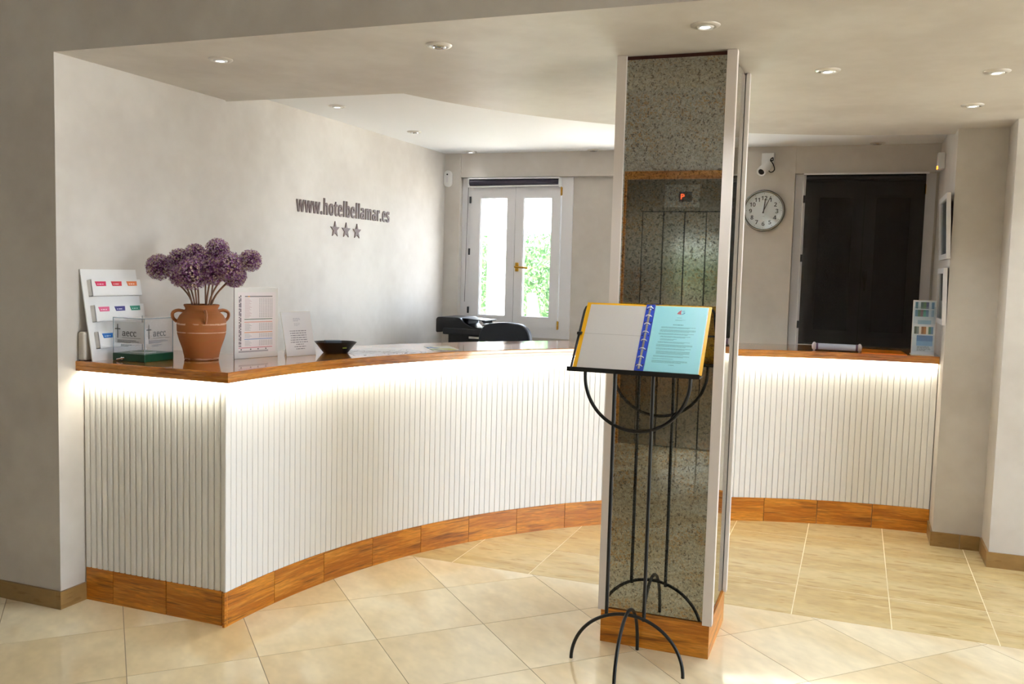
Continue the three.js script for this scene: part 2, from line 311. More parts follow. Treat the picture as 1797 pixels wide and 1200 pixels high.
{ // light strip under the countertop's overhang
  const col = new THREE.Color().setRGB(1, 0.97, 0.80);
  const m = std({ color: 0xffffff, emissive: col, emissiveIntensity: 5 });
  const y0 = TOPB - 0.008, y1 = TOPB - 0.001;
  const a1 = Math.acos((C0[0] - XR) / 3.078);
  const pts = [[XW + 0.01, -3.200], [C0[0] - 3.074, -3.200], ...arc(3.074, 0, a1 - 0.004, 80), ...arc(3.083, 0.004, a1 - 0.004, 80).reverse(), [C0[0] - 3.083, -3.209], [XW + 0.01, -3.209]];
  const o = solo('led_strip', prism(pts, y0, y1), m, 'glowing light strip running under the countertop edge', 'light strip');
  const add = (x, z, nx, nz, w) => { const l = new THREE.RectAreaLight(col, 60, w, 0.010); l.position.set(x, y0 - 0.003, z); l.lookAt(x - nx * 0.25, y0 - 1, z - nz * 0.25); l.name = 'strip_light'; l.castShadow = true; o.add(l); };
  for (let i = 0; i < 2; i++) add(XW + 0.2 + i * 0.4, -3.204, 0, 1, 0.39);
  const n = 13; for (let i = 0; i < n; i++) { const a = a1 * (i + 0.5) / n; add(C0[0] - 3.078 * Math.cos(a), C0[1] - 3.078 * Math.sin(a), Math.cos(a), Math.sin(a), 3.078 * a1 / n * 0.97); }
}

// ---------------------------------------------------------------- granite column
{
  const cx = -0.739, cz = -4.012, H = 0.2355;
  const t = thing('granite_column', 'square column faced with polished grey granite, white corner trims and brown base', 'column', [cx, 0, cz]);
  part('core', bx(-H + 0.02, H - 0.02, 0.002, CEIL, -H + 0.02, H - 0.02), M.core, t);
  for (let k = 0; k < 4; k++) {
    const r = new THREE.Group();
    const pn = part('granite_panel', bx(-H + 0.013, H - 0.013, 0.156, 2.508, H - 0.02, H - 0.007), M.granite, t); pn.rotation.y = k * Math.PI / 2;
    const b = part('base_tile', bx(-H, H - 0.012, 0, 0.151, H - 0.013, H), M.wood, t); b.rotation.y = k * Math.PI / 2;
    const L = 0.040, o = H + 0.011, w = 0.0035;
    const ang = merge([bx(o - L, o, 0.147, CEIL - 0.001, o - 0.016, o), bx(o - 0.016, o, 0.147, CEIL - 0.001, o - L, o - 0.016)]);
    const tr = part('corner_trim', ang, M.trim, t); tr.rotation.y = k * Math.PI / 2;
  }
}

// ---------------------------------------------------------------- windows
function windowUnit(name, label, W, sash, glassL, glassR, y, gy, lit) {
  const w = struct(name, label, 'window'); const zc = ZWALL;
  const fr = (x0, x1, y0, y1, t0, t1, tl, tr, za, zb) => merge([bx(x0, x1, y0, y0 + t0, za, zb), bx(x0, x1, y1 - t1, y1, za, zb), bx(x0, x0 + tl, y0 + t0, y1 - t1, za, zb), bx(x1 - tr, x1, y0 + t0, y1 - t1, za, zb)]);
  part('casing', fr(W.x0, W.x1, W.y0, W.y1, 0.085, 0.07, 0.09, 0.095, zc - 0.15, zc + 0.016), M.paint, w);
  const mid = (glassL[1] + glassR[0]) / 2;
  const leaves = [[sash[0], mid - 0.0015, glassL], [mid + 0.0015, sash[1], glassR]];
  for (const [x0, x1, gl] of leaves) {
    const l = part('leaf', fr(x0, x1, y[0], y[1], gy[0] - y[0], y[1] - gy[1], gl[0] - x0, x1 - gl[1], zc - 0.02, zc + 0.028), M.paint, w);
    part('bead', fr(gl[0] - 0.006, gl[1] + 0.006, gy[0] - 0.006, gy[1] + 0.006, 0.012, 0.012, 0.012, 0.012, zc - 0.016, zc + 0.02), M.paint, l);
    part('pane', bx(gl[0], gl[1], gy[0], gy[1], zc - 0.002, zc + 0.0), M.glass, l);
  }
  const k = ZWALL + 0.03;
  for (const hy of [y[0] + 0.1, (y[0] + y[1]) / 2, y[1] - 0.16]) part('hinge', bx(sash[0] - 0.011, sash[0] + 0.004, hy, hy + 0.055, zc + 0.012, zc + 0.034), M.darkGrey, w);
  for (const hy of [y[0] - 0.01, y[1] - 0.10]) part('hinge', merge([bx(sash[1] - 0.003, sash[1] + 0.010, hy + 0.005, hy + 0.07, zc + 0.012, zc + 0.034), rod(V(sash[1] + 0.004, hy, zc + 0.036), V(sash[1] + 0.004, hy + 0.075, zc + 0.036), 0.004)]), M.brass, w).userData.label = 'brass hinge';
  const hx = mid + 0.03, hy = 1.645;
  const h = part('handle', merge([rbx(0.03, 0.075, 0.012, 0.005, hx, hy, k + 0.006), rod(V(hx, hy, k + 0.008), V(hx, hy, k + (lit ? 0.05 : 0.026)), 0.009), lit ? rod(V(hx, hy, k + 0.048), V(hx + 0.115, hy - 0.006, k + 0.048), 0.0085) : rod(V(hx, hy, k + 0.02), V(hx, hy - 0.11, k + 0.02), 0.0085)]), M.brass, w); h.userData.label = 'brass window handle';
  return w;
}
windowUnit('window_1', 'white double window onto the garden behind the printer and chair', W1, [-3.152, -2.336], [-3.06, -2.812], [-2.664, -2.412], [1.136, 2.345], [1.222, 2.232], true);
windowUnit('window_2', 'white window behind a lowered dark blind near the clock', W2, [-0.40, 0.425], [-0.30, -0.05], [0.10, 0.345], [1.136, 2.345], [1.222, 2.232], false);
{ // the garden window that the column hides; its daylight brightens the raised ceiling
  const w = struct('window_3', 'white garden window hidden behind the granite column', 'window'), z = ZWALL;
  part('casing', merge([bx(-1.86, -0.95, 0.40, 0.47, z - 0.15, z + 0.016), bx(-1.86, -0.95, 2.31, 2.38, z - 0.15, z + 0.016), bx(-1.86, -1.79, 0.47, 2.31, z - 0.15, z + 0.016), bx(-1.02, -0.95, 0.47, 2.31, z - 0.15, z + 0.016)]), M.paint, w);
  part('mullion', bx(-1.425, -1.385, 0.47, 2.31, z - 0.05, z + 0.01), M.paint, w);
  part('pane', bx(-1.79, -1.425, 0.47, 2.31, z - 0.022, z - 0.02), M.glass, w); part('pane', bx(-1.385, -1.02, 0.47, 2.31, z - 0.022, z - 0.02), M.glass, w);
}
{ // shutters closed behind window 2
  const sh = thing('window_shutter', 'closed dark brown shutter outside the blinded window', 'shutter', [0.02, 1.13, ZWALL - 0.16]);
  const m = std({ color: css('#5e432d'), roughness: 0.7 });
  for (let i = 0; i < 12; i++) part('slat', bx(-0.41, 0.41, i * 0.1, i * 0.1 + 0.1, -0.015 + 0.004 * (i % 2), 0.015 + 0.004 * (i % 2)), m, sh);
}
{ // roller blinds
  const dark = std({ color: css('#3d3845'), roughness: 0.7 }), z = ZWALL + 0.06;
  const a = thing('roller_blind', 'rolled up dark grey roller blind above the garden window', 'blind', [-2.745, 2.335, z]);
  part('fabric_roll', (() => { const g = new THREE.CylinderGeometry(0.027, 0.027, 0.80, 20); g.rotateZ(Math.PI / 2); g.translate(0, 0.02, 0.005); return g; })(), dark, a);
  part('head_rail', bx(-0.41, 0.41, 0.048, 0.06, -0.033, 0.03), M.paint, a);
  part('bottom_bar', rod(V(-0.405, -0.016, 0.014), V(0.405, -0.004, 0.014), 0.006), M.white, a);
  for (const s of [-1, 1]) part('bracket', bx(s * 0.407 - 0.004, s * 0.407 + 0.004, -0.02, 0.05, -0.033, 0.03), M.white, a);
  part('chain', tube([V(-0.412, 0.02, 0.01), V(-0.42, -0.5, 0.012), V(-0.425, -1.0, 0.014)], 0.0022, 12, 5), M.darkGrey, a);
  const screen = std({ color: css('#171417'), roughness: 0.75, transparent: true, opacity: 0.68 });
  const b = thing('roller_blind', 'lowered dark screen blind covering the window by the clock', 'blind', [0.018, 1.12, z + 0.006]);
  part('screen', bx(-0.412, 0.412, 0.006, 1.24, -0.0008, 0.0008), screen, b);
  part('fabric_roll', (() => { const g = new THREE.CylinderGeometry(0.024, 0.024, 0.82, 20); g.rotateZ(Math.PI / 2); g.translate(0, 1.245, 0); return g; })(), std({ color: css('#1b191b'), roughness: 0.7 }), b);
  part('bottom_bar', rod(V(-0.412, 0.004, 0), V(0.412, 0.004, 0), 0.006), M.black, b);
  part('head_rail', bx(-0.43, 0.43, 1.268, 1.28, -0.03, 0.026), M.paint, b);
  part('guide_wire', rod(V(-0.43, 0.0, 0.0), V(-0.43, 1.268, 0.0), 0.0035), M.white, b);
}

// ---------------------------------------------------------------- lift behind the viewer, mirrored in the column
{
  const z = 0.84, t = thing('lift_door', 'steel lift doors with a red floor display, seen mirrored in the column', 'lift', [-1.505, 0, z]);
  const wood = M.wood;
  part('frame', merge([bx(-0.62, -0.55, 0, 2.565, -0.05, 0), bx(0.55, 0.62, 0, 2.565, -0.05, 0), bx(-0.55, 0.55, 2.49, 2.565, -0.05, 0)]), wood, t);
  part('header', bx(-0.55, 0.55, 2.2, 2.49, -0.03, 0), M.steel, t);
  part('jamb', merge([bx(-0.55, -0.396, 0, 2.2, -0.03, 0), bx(0.396, 0.55, 0, 2.2, -0.03, 0)]), M.steel, t);
  for (let i = 0; i < 4; i++) part('door_panel', bx(-0.396 + i * 0.198 + 0.006, -0.396 + (i + 1) * 0.198 - 0.006, 0.005, 2.19, -0.02, -0.006), M.steel, t);
  part('painted_gap_shade', bx(-0.396, 0.396, 0.001, 2.2, -0.006, 0), M.blackSoft, t);  // dark sheet painting the shade in the gaps between the door panels
  const d = part('display', bx(-0.06, 0.06, 2.285, 2.375, -0.036, -0.03), M.black, t);
  const red = std({ color: css('#300500'), emissive: new THREE.Color().setRGB(1, 0.13, 0.03), emissiveIntensity: 3 });
  part('floor_letter', merge([bx(-0.042, -0.034, 2.305, 2.355, -0.038, -0.036), bx(-0.034, -0.018, 2.347, 2.355, -0.038, -0.036), bx(-0.034, -0.018, 2.327, 2.335, -0.038, -0.036), bx(-0.018, -0.010, 2.331, 2.351, -0.038, -0.036)]), red, d);
  part('plate', bx(-0.19, 0.13, 2.235, 2.44, -0.032, -0.03), M.chrome, t);
}

// ---------------------------------------------------------------- downlights
const lampGlow = std({ color: 0xffffff, emissive: new THREE.Color().setRGB(0.92, 0.97, 1), emissiveIntensity: 3.2 });
const lampOff = std({ color: css('#57534c'), roughness: 0.25, metalness: 0.6 });
const ringM = std({ color: css('#d9d4cc'), roughness: 0.3, metalness: 0.3 });
function downlight(px, py, ceil, on, label, power = 1) {
  const p = onY(px, py, ceil), t = thing('ceiling_downlight', label, 'downlight', [p.x, ceil, p.z], 0, 'ceiling downlights');
  const r = 0.042;
  part('ring', lathe([[r - 0.012, -0.0005], [r - 0.012, -0.004], [r - 0.006, -0.0085], [r + 0.004, -0.008], [r + 0.012, -0.002], [r + 0.012, 0.0]], 32), ringM, t);
  part('tilting_bezel', lathe([[r - 0.026, -0.001], [r - 0.022, -0.010], [r - 0.014, -0.012], [r - 0.011, -0.006], [r - 0.011, -0.001]], 28), on ? M.white : M.chrome, t);
  part(on ? 'lamp_face' : 'dark_lamp', lathe([[0.0001, -0.010], [r - 0.028, -0.0095], [r - 0.021, -0.006]], 24), on ? lampGlow : lampOff, t);
  if (on) { const l = new THREE.SpotLight(new THREE.Color().setRGB(0.93, 0.97, 1), 1.5 * power, 0, 0.95, 1, 2); l.position.set(0, -0.02, 0); l.target.position.set(0, -1, 0); l.castShadow = true; l.name = 'spot'; l.shadow.radius = 1.2; t.add(l, l.target); }
}
downlight(387, 104, CEIL, true, 'lit downlight in the lower ceiling above the flower vase', 0.6);
downlight(770, 79, CEIL, false, 'unlit tilted downlight in the lower ceiling between two lit ones');
downlight(1238, 44, CEIL, true, 'lit double ringed downlight just in front of the granite column', 1.2);
downlight(1453, 123, CEIL, true, 'lit downlight just behind the granite column, facing the clock');
downlight(1750, 125, CEIL, true, 'lit downlight over the right passage, further from the pier');
downlight(1707, 184, CEIL, true, 'lit downlight in front of the pale stepped pier');
downlight(592, 186, CEIL2, true, 'lit downlight in the raised ceiling above the web address', 0.15);
downlight(727, 231, CEIL2, false, 'unlit downlight in the raised ceiling past the web address');
downlight(826, 266, CEIL2, true, 'small lit downlight in the raised ceiling over the garden window', 0.04);
downlight(1042, 263, CEIL2, false, 'unlit downlight in the raised ceiling beside the column');
downlight(1540, 251, CEIL2, false, 'unlit downlight in the raised ceiling over the dark blind');

// ---------------------------------------------------------------- lettering on the left wall
const font = await new FontLoader().loadAsync('fonts/droid/droid_sans_bold.typeface.json');
{
  const xs = XW - 0.02, a = onX(519.5, 370, xs), b = onX(683, 391, xs);
  const word = 'www.hotelbellamar.es', size = 0.105, k = size / font.data.resolution;
  let adv = 0; const pos = [...word].map((ch) => { const x = adv; adv += font.data.glyphs[ch].ha * k; return x; });
  const fit = Math.abs(b.z - a.z) / adv;
  const t = thing('wall_lettering', 'raised brown metal letters reading www.hotelbellamar.es on the pale wall', 'sign', [xs, (a.y + b.y) / 2, a.z], Math.PI / 2);
  const made = {};
  [...word].forEach((ch, i) => { made[ch] ??= (() => { const g = new TextGeometry(ch, { font, size, depth: 0.006, curveSegments: 4, bevelEnabled: false }); g.scale(fit, 1.0, 1); return g; })(); const m = part('letter', made[ch], M.letter, t); m.position.set(pos[i] * fit, 0, 0); });
  for (const [px, py] of [[587, 402.5], [606.5, 404.5], [625.5, 406.5]]) {
    const p = onX(px, py, xs), s = new THREE.Shape();
    for (let i = 0; i < 10; i++) { const r = i % 2 ? 0.0235 : 0.058, w = i * Math.PI / 5; s[i ? 'lineTo' : 'moveTo'](Math.sin(w) * r, Math.cos(w) * r * 0.97); }
    const g = new THREE.ExtrudeGeometry(s, { depth: 0.007, bevelEnabled: false }); g.rotateY(Math.PI / 2);
    const o = solo('wall_star', g, M.letter, 'small brown metal star on the wall under the web address', 'star', 'three stars under the web address'); o.position.copy(p);
  }
}

// ---------------------------------------------------------------- things on the counter, left end
const TY = TOPT;
const scribble = (g, x, y, w, lh, rows, col, seedv = 1) => { g.fillStyle = col; let k = seedv; const r = () => (k = (k * 16807) % 2147483647) / 2147483647; for (let i = 0; i < rows; i++) { let xx = x; const end = x + w * (i === rows - 1 ? 0.6 : 0.85 + 0.15 * r()); while (xx < end) { const L = Math.min((1.5 + 4 * r()) * lh, end - xx); g.fillRect(xx, y + i * lh * 2.2, L, lh); xx += L + lh * 0.8; } } };
const plane = (w, h) => new THREE.PlaneGeometry(w, h);
{ // brochure rack leaning on the wall, facing along +x
  const bl = onX(163, 630, -3.283), tl = onX(134, 483, -3.35), br = onX(255, 622, -3.283);
  const width = 0.345, h = 0.43, lean = 0.17;
  const t = thing('brochure_rack', 'white three tier leaflet rack leaning against the plaster wall', 'brochure rack', [-3.283, TY, bl.z - width / 2], Math.PI / 2);
  const s = new THREE.Group(); 
  const tilt = (g) => { g.rotateX(-lean); return g; };
  part('back_panel', tilt(bx(-width / 2, width / 2, 0, h, -0.006, 0)), M.white, t);
  
  const tags = [[['#d8325a', '#d8325a', '#d6303c'], 0.30], [['#e0608a', '#2b2a7a', '#16866a'], 0.18], [['#1670c4', '#4a3f9a', '#7a4aa0'], 0.055]];
  tags[0][0] = ['#d62f5e', '#d93a44', '#e27a3c'];
  for (const [cols, y] of tags) {
    const hh = 0.078, d = 0.026;
    const pk = part('pocket', tilt(merge([bx(-width / 2 + 0.03, width / 2 - 0.006, y, y + hh, d - 0.003, d), bx(-width / 2 + 0.03, width / 2 - 0.006, y, y + 0.003, 0, d), bx(-width / 2 + 0.03, -width / 2 + 0.033, y, y + hh, 0, d), bx(width / 2 - 0.009, width / 2 - 0.006, y, y + hh, 0, d)])), M.white, t);
    cols.forEach((c, i) => {
      const x = -0.088 + i * 0.098, sh = new THREE.Shape(); sh.moveTo(-0.034, 0.011); sh.lineTo(0.032, 0.011); sh.lineTo(0.031, -0.011); sh.lineTo(-0.026, -0.011); sh.closePath();
      const g = new THREE.ExtrudeGeometry(sh, { depth: 0.0012, bevelEnabled: false }); g.translate(x, y + hh - 0.02, d);
      const uv = g.attributes.uv, ps = g.attributes.position; for (let q = 0; q < uv.count; q++) uv.setXY(q, (ps.getX(q) - x + 0.034) / 0.066, (ps.getY(q) - y - hh + 0.031) / 0.022);
      part('leaflet_tag', tilt(g), std({ map: canvasTex(128, 44, (k, W, H) => { k.fillStyle = c; k.fillRect(0, 0, W, H); scribble(k, 26, 22, 118, 9, 1, 'rgba(255,255,255,0.75)', 3 + i * 11); }), roughness: 0.5 }), pk);
    });
  }
  const r = thing('router_box', 'off white rounded plastic box standing behind the leaflet rack', 'box', [-3.34, TY, bl.z - 0.035]);
  part('case', rbx(0.04, 0.135, 0.10, 0.012, 0, 0.068, 0), std({ color: css('#cfc6ba'), roughness: 0.5 }), r);
  part('foot_strip', bx(-0.015, 0.015, 0, 0.004, -0.045, 0.045), M.darkGrey, r);
}
{ // acrylic donation box on green base
  const c = onY(252, 636, TY), S = 0.185;
  const t = thing('donation_box', 'clear acrylic donation box on a dark green base beside the vase', 'donation box', [c.x - S / 2 + 0.006, TY, c.z - S / 2]);
  part('base', rbx(S + 0.006, 0.036, S + 0.006, 0.003, 0, 0.018, 0), std({ color: css('#0a4a30'), roughness: 0.4 }), t);
  const h0 = 0.036, h1 = 0.2, e = S / 2, w = 0.003;
  part('clear_cover', merge([bx(-e, e, h0, h1, e - w, e), bx(-e, e, h0, h1, -e, -e + w), bx(-e, -e + w, h0, h1, -e + w, e - w), bx(e - w, e, h0, h1, -e + w, e - w), bx(-e, e, h1, h1 + w, -e, e)]), std({ color: css('#f2f7fa'), roughness: 0.03, transparent: true, opacity: 0.1 }), t);
  const edge = std({ color: css('#9fb0b8'), roughness: 0.2, transparent: true, opacity: 0.55 });
  for (const [x, z] of [[-e, e], [e, e], [e, -e], [-e, -e]]) part('cover_edge', bx(x - 0.0015, x + 0.0015, h0, h1 + w, z - 0.0015, z + 0.0015), edge, t);
  part('cover_edge', merge([bx(-e, e, h1, h1 + w + 0.001, e - 0.0015, e + 0.0015), bx(e - 0.0015, e + 0.0015, h1, h1 + w + 0.001, -e, e)]), edge, t);
  const tex = canvasTex(512, 384, (g, W, H) => {
    g.clearRect(0, 0, W, H); g.fillStyle = '#3a3d42';
    g.fillRect(58, 52, 12, 190); g.fillRect(18, 112, 92, 12);
    g.font = '120px serif'; g.fillText('aecc', 140, 214, 250); g.fillRect(140, 236, 320, 3);
    g.font = '22px sans-serif'; scribble(g, 60, 268, 380, 7, 3, '#7a7d84', 7); scribble(g, 120, 330, 220, 7, 2, '#7a7d84', 9); });
  const pm = std({ map: tex, transparent: true, roughness: 0.5, alphaTest: 0.02 });
  const p1 = part('printed_logo', plane(0.175, 0.13), pm, t); p1.position.set(0, 0.125, e + 0.0008);
  const p2 = part('printed_logo', plane(0.175, 0.13), pm, t); p2.position.set(e + 0.0008, 0.125, 0); p2.rotation.y = Math.PI / 2;
  part('label_card', bx(-e + 0.006, e - 0.006, 0.085, 0.185, e - w - 0.0016, e - w - 0.0006), phy({ color: css('#e9eef6'), roughness: 0.3 }), t);
  const lk = part('lock', merge([rod(V(-0.03, 0.014, e + 0.003), V(-0.03, 0.014, e + 0.014), 0.007), rod(V(-0.06, 0.008, e + 0.012), V(-0.012, 0.018, e + 0.014), 0.004)]), M.chrome, t); lk.userData.label = 'small chrome lock with key';
  part('coin_tray', merge([bx(-0.05, 0.05, 0.036, 0.039, 0.03, 0.033), bx(0.047, 0.05, 0.036, 0.039, -0.03, 0.03)]), M.white, t);
}
// vase with dried flowers
const VC = onY(353, 634, TY); VC.z -= 0.07; VC.x -= 0.055;
{
  const tex = canvasTex(512, 512, (g, W, H) => {
    g.fillStyle = '#ad6a38'; g.fillRect(0, 0, W, H);
    let k = 5; const r = () => (k = (k * 16807) % 2147483647) / 2147483647;
    for (let i = 0; i < 900; i++) { g.fillStyle = `rgba(${150 + 70 * r() | 0},${85 + 50 * r() | 0},${45 + 35 * r() | 0},0.10)`; g.fillRect(r() * W, r() * H, 10 + 60 * r(), 2 + 8 * r()); }
    const band = (y, w, c, n) => { for (let i = 0; i < n; i++) { g.fillStyle = c; g.fillRect(r() * W, y + (r() - 0.5) * w, 10 + 60 * r(), 1.5 + 2 * r()); } };   // pale mineral bloom in the turning grooves
    band(512 * (1 - 0.292), 16, 'rgba(236,212,194,0.5)', 220); band(512 * (1 - 0.09), 26, 'rgba(236,214,200,0.42)', 170); band(512 * (1 - 0.385), 6, 'rgba(232,204,182,0.5)', 60);
  });
  const m = std({ map: tex, roughness: 0.72 });
  const t = thing('terracotta_vase', 'terracotta jar with small ear handles holding dried purple flowers', 'vase', [VC.x, TY, VC.z]);
  const prof = [[0.0001, 0], [0.082, 0], [0.087, 0.006], [0.086, 0.016], [0.096, 0.06], [0.112, 0.105], [0.1215, 0.14], [0.1205, 0.146], [0.1225, 0.152], [0.1235, 0.185], [0.1195, 0.21], [0.108, 0.232], [0.092, 0.247], [0.083, 0.256], [0.081, 0.268], [0.087, 0.279], [0.0895, 0.284], [0.086, 0.288], [0.078, 0.284], [0.073, 0.26], [0.08, 0.24], [0.1, 0.2], [0.1, 0.14], [0.075, 0.02], [0.0001, 0.015]];
  t.scale.setScalar(0.93);
  part('jar', lathe(prof, 56), m, t);
  for (const a of [-0.72, 0.72 + Math.PI, Math.PI / 2 - 0.72 + 0.17]) {
    const hcv = new THREE.CatmullRomCurve3([V(0.083, 0.252, 0), V(0.118, 0.256, 0), V(0.141, 0.243, 0), V(0.140, 0.218, 0), V(0.121, 0.197, 0)]);
    const h = part('handle', tube(null, 0.0085, 24, 8, hcv), m, t); h.rotation.y = a;
  }
}
{
  const col = (c) => css(c);
  const head = (sd) => {
    const P = [], Cc = [], N = 760; let k = sd; const r = () => (k = (k * 16807) % 2147483647) / 2147483647;
    const tri = (a, b, c, q) => { P.push(...a.toArray(), ...b.toArray(), ...c.toArray()); for (let i = 0; i < 3; i++) Cc.push(q.r, q.g, q.b); };
    const pal = ['#8a4f82', '#985c94', '#6f3768', '#aa7aac', '#c0a4b6', '#b1917f', '#cdb4a4'].map(col), st = col('#5b3448');
    for (let i = 0; i < N; i++) {
      const y = 1 - 2 * (i + 0.5) / N, ph = i * 2.39996, d = V(Math.sqrt(1 - y * y) * Math.cos(ph), y, Math.sqrt(1 - y * y) * Math.sin(ph)).add(V(r() - .5, r() - .5, r() - .5).multiplyScalar(0.16)).normalize();
      const R = 0.80 + 0.22 * r(), up = Math.abs(d.y) > 0.9 ? V(1, 0, 0) : V(0, 1, 0), u = up.cross(d).normalize(), w = d.clone().cross(u);
      const q = pal[Math.floor(r() * pal.length)], b = d.clone().multiplyScalar(0.35), e = d.clone().multiplyScalar(R);
      tri(b.clone().addScaledVector(u, 0.012), b.clone().addScaledVector(u, -0.012), e, st); tri(b.clone().addScaledVector(w, 0.012), b.clone().addScaledVector(w, -0.012), e, st);
      const n = 5, s = 0.085 + 0.04 * r(), tw = r() * 6;
      for (let j = 0; j < n; j++) { const a = tw + j * 6.283 / n, o = u.clone().multiplyScalar(Math.cos(a)).addScaledVector(w, Math.sin(a)), pp = u.clone().multiplyScalar(-Math.sin(a)).addScaledVector(w, Math.cos(a));
        const tip = e.clone().addScaledVector(o, s).addScaledVector(d, s * 0.8); tri(e.clone().addScaledVector(pp, s * 0.28), tip, e.clone().addScaledVector(pp, -s * 0.28), q); }
    }
    const g = new THREE.BufferGeometry(); g.setAttribute('position', new THREE.Float32BufferAttribute(P, 3)); g.setAttribute('color', new THREE.Float32BufferAttribute(Cc, 3)); g.computeVertexNormals(); return g;
  };
  const variants = [head(11), head(523), head(9001)];
  const fm = std({ vertexColors: true, roughness: 0.8, side: THREE.DoubleSide }), core = std({ color: css('#54304e'), roughness: 0.9 }), stemM = std({ color: css('#8a6650'), roughness: 0.8 });
  const Z = (px, py, k) => onZ(240 + px / 5.217, 410 + py / 5.217, k);
  const spots = [[205, 305, 0.00, 100], [390, 245, -0.05, 92], [535, 190, -0.07, 84], [740, 150, -0.06, 94], [510, 362, 0.08, 128], [690, 345, 0.04, 112], [845, 300, 0.05, 118], [1040, 245, -0.02, 88], [400, 385, 0.03, 88], [895, 385, -0.01, 94], [625, 270, -0.03, 100]];
  spots.forEach(([px, py, dz, r], i) => {
    const p = Z(px, py, VC.z + dz), R = r / 5.217 / FPX * p.distanceTo(EYE);
    const t = thing('dried_flower', i === 7 ? 'dried purple globe flower standing alone, away from the bunch in the terracotta jar' : 'dried purple globe flower on a thin stem bunched with others in the terracotta jar', 'flower', [VC.x, TY, VC.z], 0, 'dried purple globe flowers in the jar');
    const top = p.clone().sub(t.position), an = Math.atan2(top.z, top.x), s0 = V(Math.cos(an) * 0.045, 0.02, Math.sin(an) * 0.045), s1 = V(Math.cos(an) * Math.min(0.062, 0.03 + 0.2 * Math.hypot(top.x, top.z)), 0.285, Math.sin(an) * Math.min(0.062, 0.03 + 0.2 * Math.hypot(top.x, top.z)));
    const c = new THREE.CatmullRomCurve3([s0, s1, top.clone().lerp(s1, 0.35).add(V(0, 0.008, 0)), top]);
    part('stem', tube(null, 0.0042, 20, 6, c), stemM, t);
    const h = part('flower_head', variants[i % 3], fm, t); h.position.copy(top); h.scale.setScalar(R * 1.08); h.rotation.set(i * 1.3, i * 2.1, i * 0.7);
    part('seed_core', new THREE.SphereGeometry(0.45, 16, 12), core, h);
  });
}
{ // price list in an upright white frame
  const a = onY(411.5, 630.5, TY), b = onY(488, 625, TY), w = Math.hypot(b.x - a.x, b.z - a.z), h = 0.352;
  const tex = canvasTex(768, 1024, (g, W, H) => {
    g.fillStyle = '#f3ecee'; g.fillRect(0, 0, W, H);
    g.save(); g.translate(58, 960); g.rotate(-Math.PI / 2); g.fillStyle = '#2d2638'; scribble(g, 40, -36, 1420, 17, 1, '#2d2638', 3); scribble(g, 40, -8, 1450, 17, 1, '#3a3144', 17); g.restore();
    g.fillStyle = '#8c8a8c'; g.fillRect(140, 62, 560, 20); g.fillStyle = '#d89a5a'; g.fillRect(200, 62, 40, 20);
    const rows = (y0, y1, n, c) => { for (let i = 0; i < n; i++) { const y = y0 + (y1 - y0) * i / n; g.fillStyle = c; g.fillRect(140, y, 90 + 60 * ((i * 7) % 5) / 5, 5); for (let j = 0; j < 8; j++) { g.fillStyle = '#7c7880'; g.fillRect(430 + j * 36, y, 20, 6); } } };
    rows(110, 440, 16, '#caa0aa'); g.fillStyle = '#3e6a4c'; g.fillRect(130, 452, 570, 12); g.fillStyle = '#e6a79c'; g.fillRect(130, 500, 570, 14); rows(530, 660, 7, '#a8a4a6');
    g.fillStyle = '#e59a62'; g.fillRect(130, 676, 570, 12); rows(706, 780, 4, '#b0b6c2'); g.fillStyle = '#7396d2'; g.fillRect(130, 792, 570, 11); rows(822, 920, 5, '#b4b0b4'); g.fillStyle = '#cc4a68'; g.fillRect(16, 936, 684, 9);
    g.fillStyle = '#3a2f38'; for (const x of [60, 250, 400, 560]) { g.fillRect(x, 958, 16, 22); g.fillRect(x - 6, 962, 28, 8); } g.fillStyle = '#b8b2b6'; g.fillRect(16, 990, 600, 28);
  });
  const t = thing('price_list_frame', 'upright white framed price list with coloured rows next to the vase', 'sign', [(a.x + b.x) / 2, TY, (a.z + b.z) / 2], -Math.atan2(b.z - a.z, b.x - a.x));
  part('frame', rbx(w, h, 0.010, 0.003, 0, h / 2, -0.005), M.white, t);
  const s = part('printed_sheet', plane(w - 0.036, h - 0.052), std({ map: tex, roughness: 0.5 }), t); s.position.set(0, h / 2 + 0.003, 0.0006);
  part('rear_prop', bx(-0.05, 0.05, 0, 0.006, -0.075, -0.008), M.white, t);
}
{ // leaning notice card
  const a = onY(503.5, 626, TY), b = onY(555, 622.5, TY), w = Math.hypot(b.x - a.x, b.z - a.z), h = 0.235;
  const tex = canvasTex(512, 700, (g, W, H) => { g.fillStyle = '#eeeef4'; g.fillRect(0, 0, W, H); scribble(g, 190, 100, 150, 9, 3, '#c4c4d2', 5); scribble(g, 200, 180, 120, 8, 3, '#cfcfda', 11); for (let i = 0; i < 9; i++) { const ww = [300, 300, 290, 290, 310, 320, 140, 210, 160][i]; scribble(g, W / 2 - ww / 2, 300 + i * 36, ww / 0.62, 12, 1, '#8f8f9c', 31 + i * 7); } });
  const t = thing('notice_card', 'white notice card with short printed lines tilted back beside the price list', 'card', [(a.x + b.x) / 2, TY, (a.z + b.z) / 2], -Math.atan2(b.z - a.z, b.x - a.x));
  const lean = 0.25, g1 = rbx(w, h, 0.004, 0.0015, 0, h / 2, -0.002); g1.rotateX(-lean); part('card_holder', g1, M.white, t);
  const g2 = plane(w - 0.006, h - 0.006); g2.translate(0, h / 2, 0.0006); g2.rotateX(-lean); part('printed_face', g2, std({ map: tex, roughness: 0.5 }), t);
  const g3 = bx(-0.03, 0.03, 0, 0.19, -0.004, -0.001); g3.rotateX(0.30); g3.translate(0, 0, -0.105); part('rear_strut', g3, M.white, t);
}
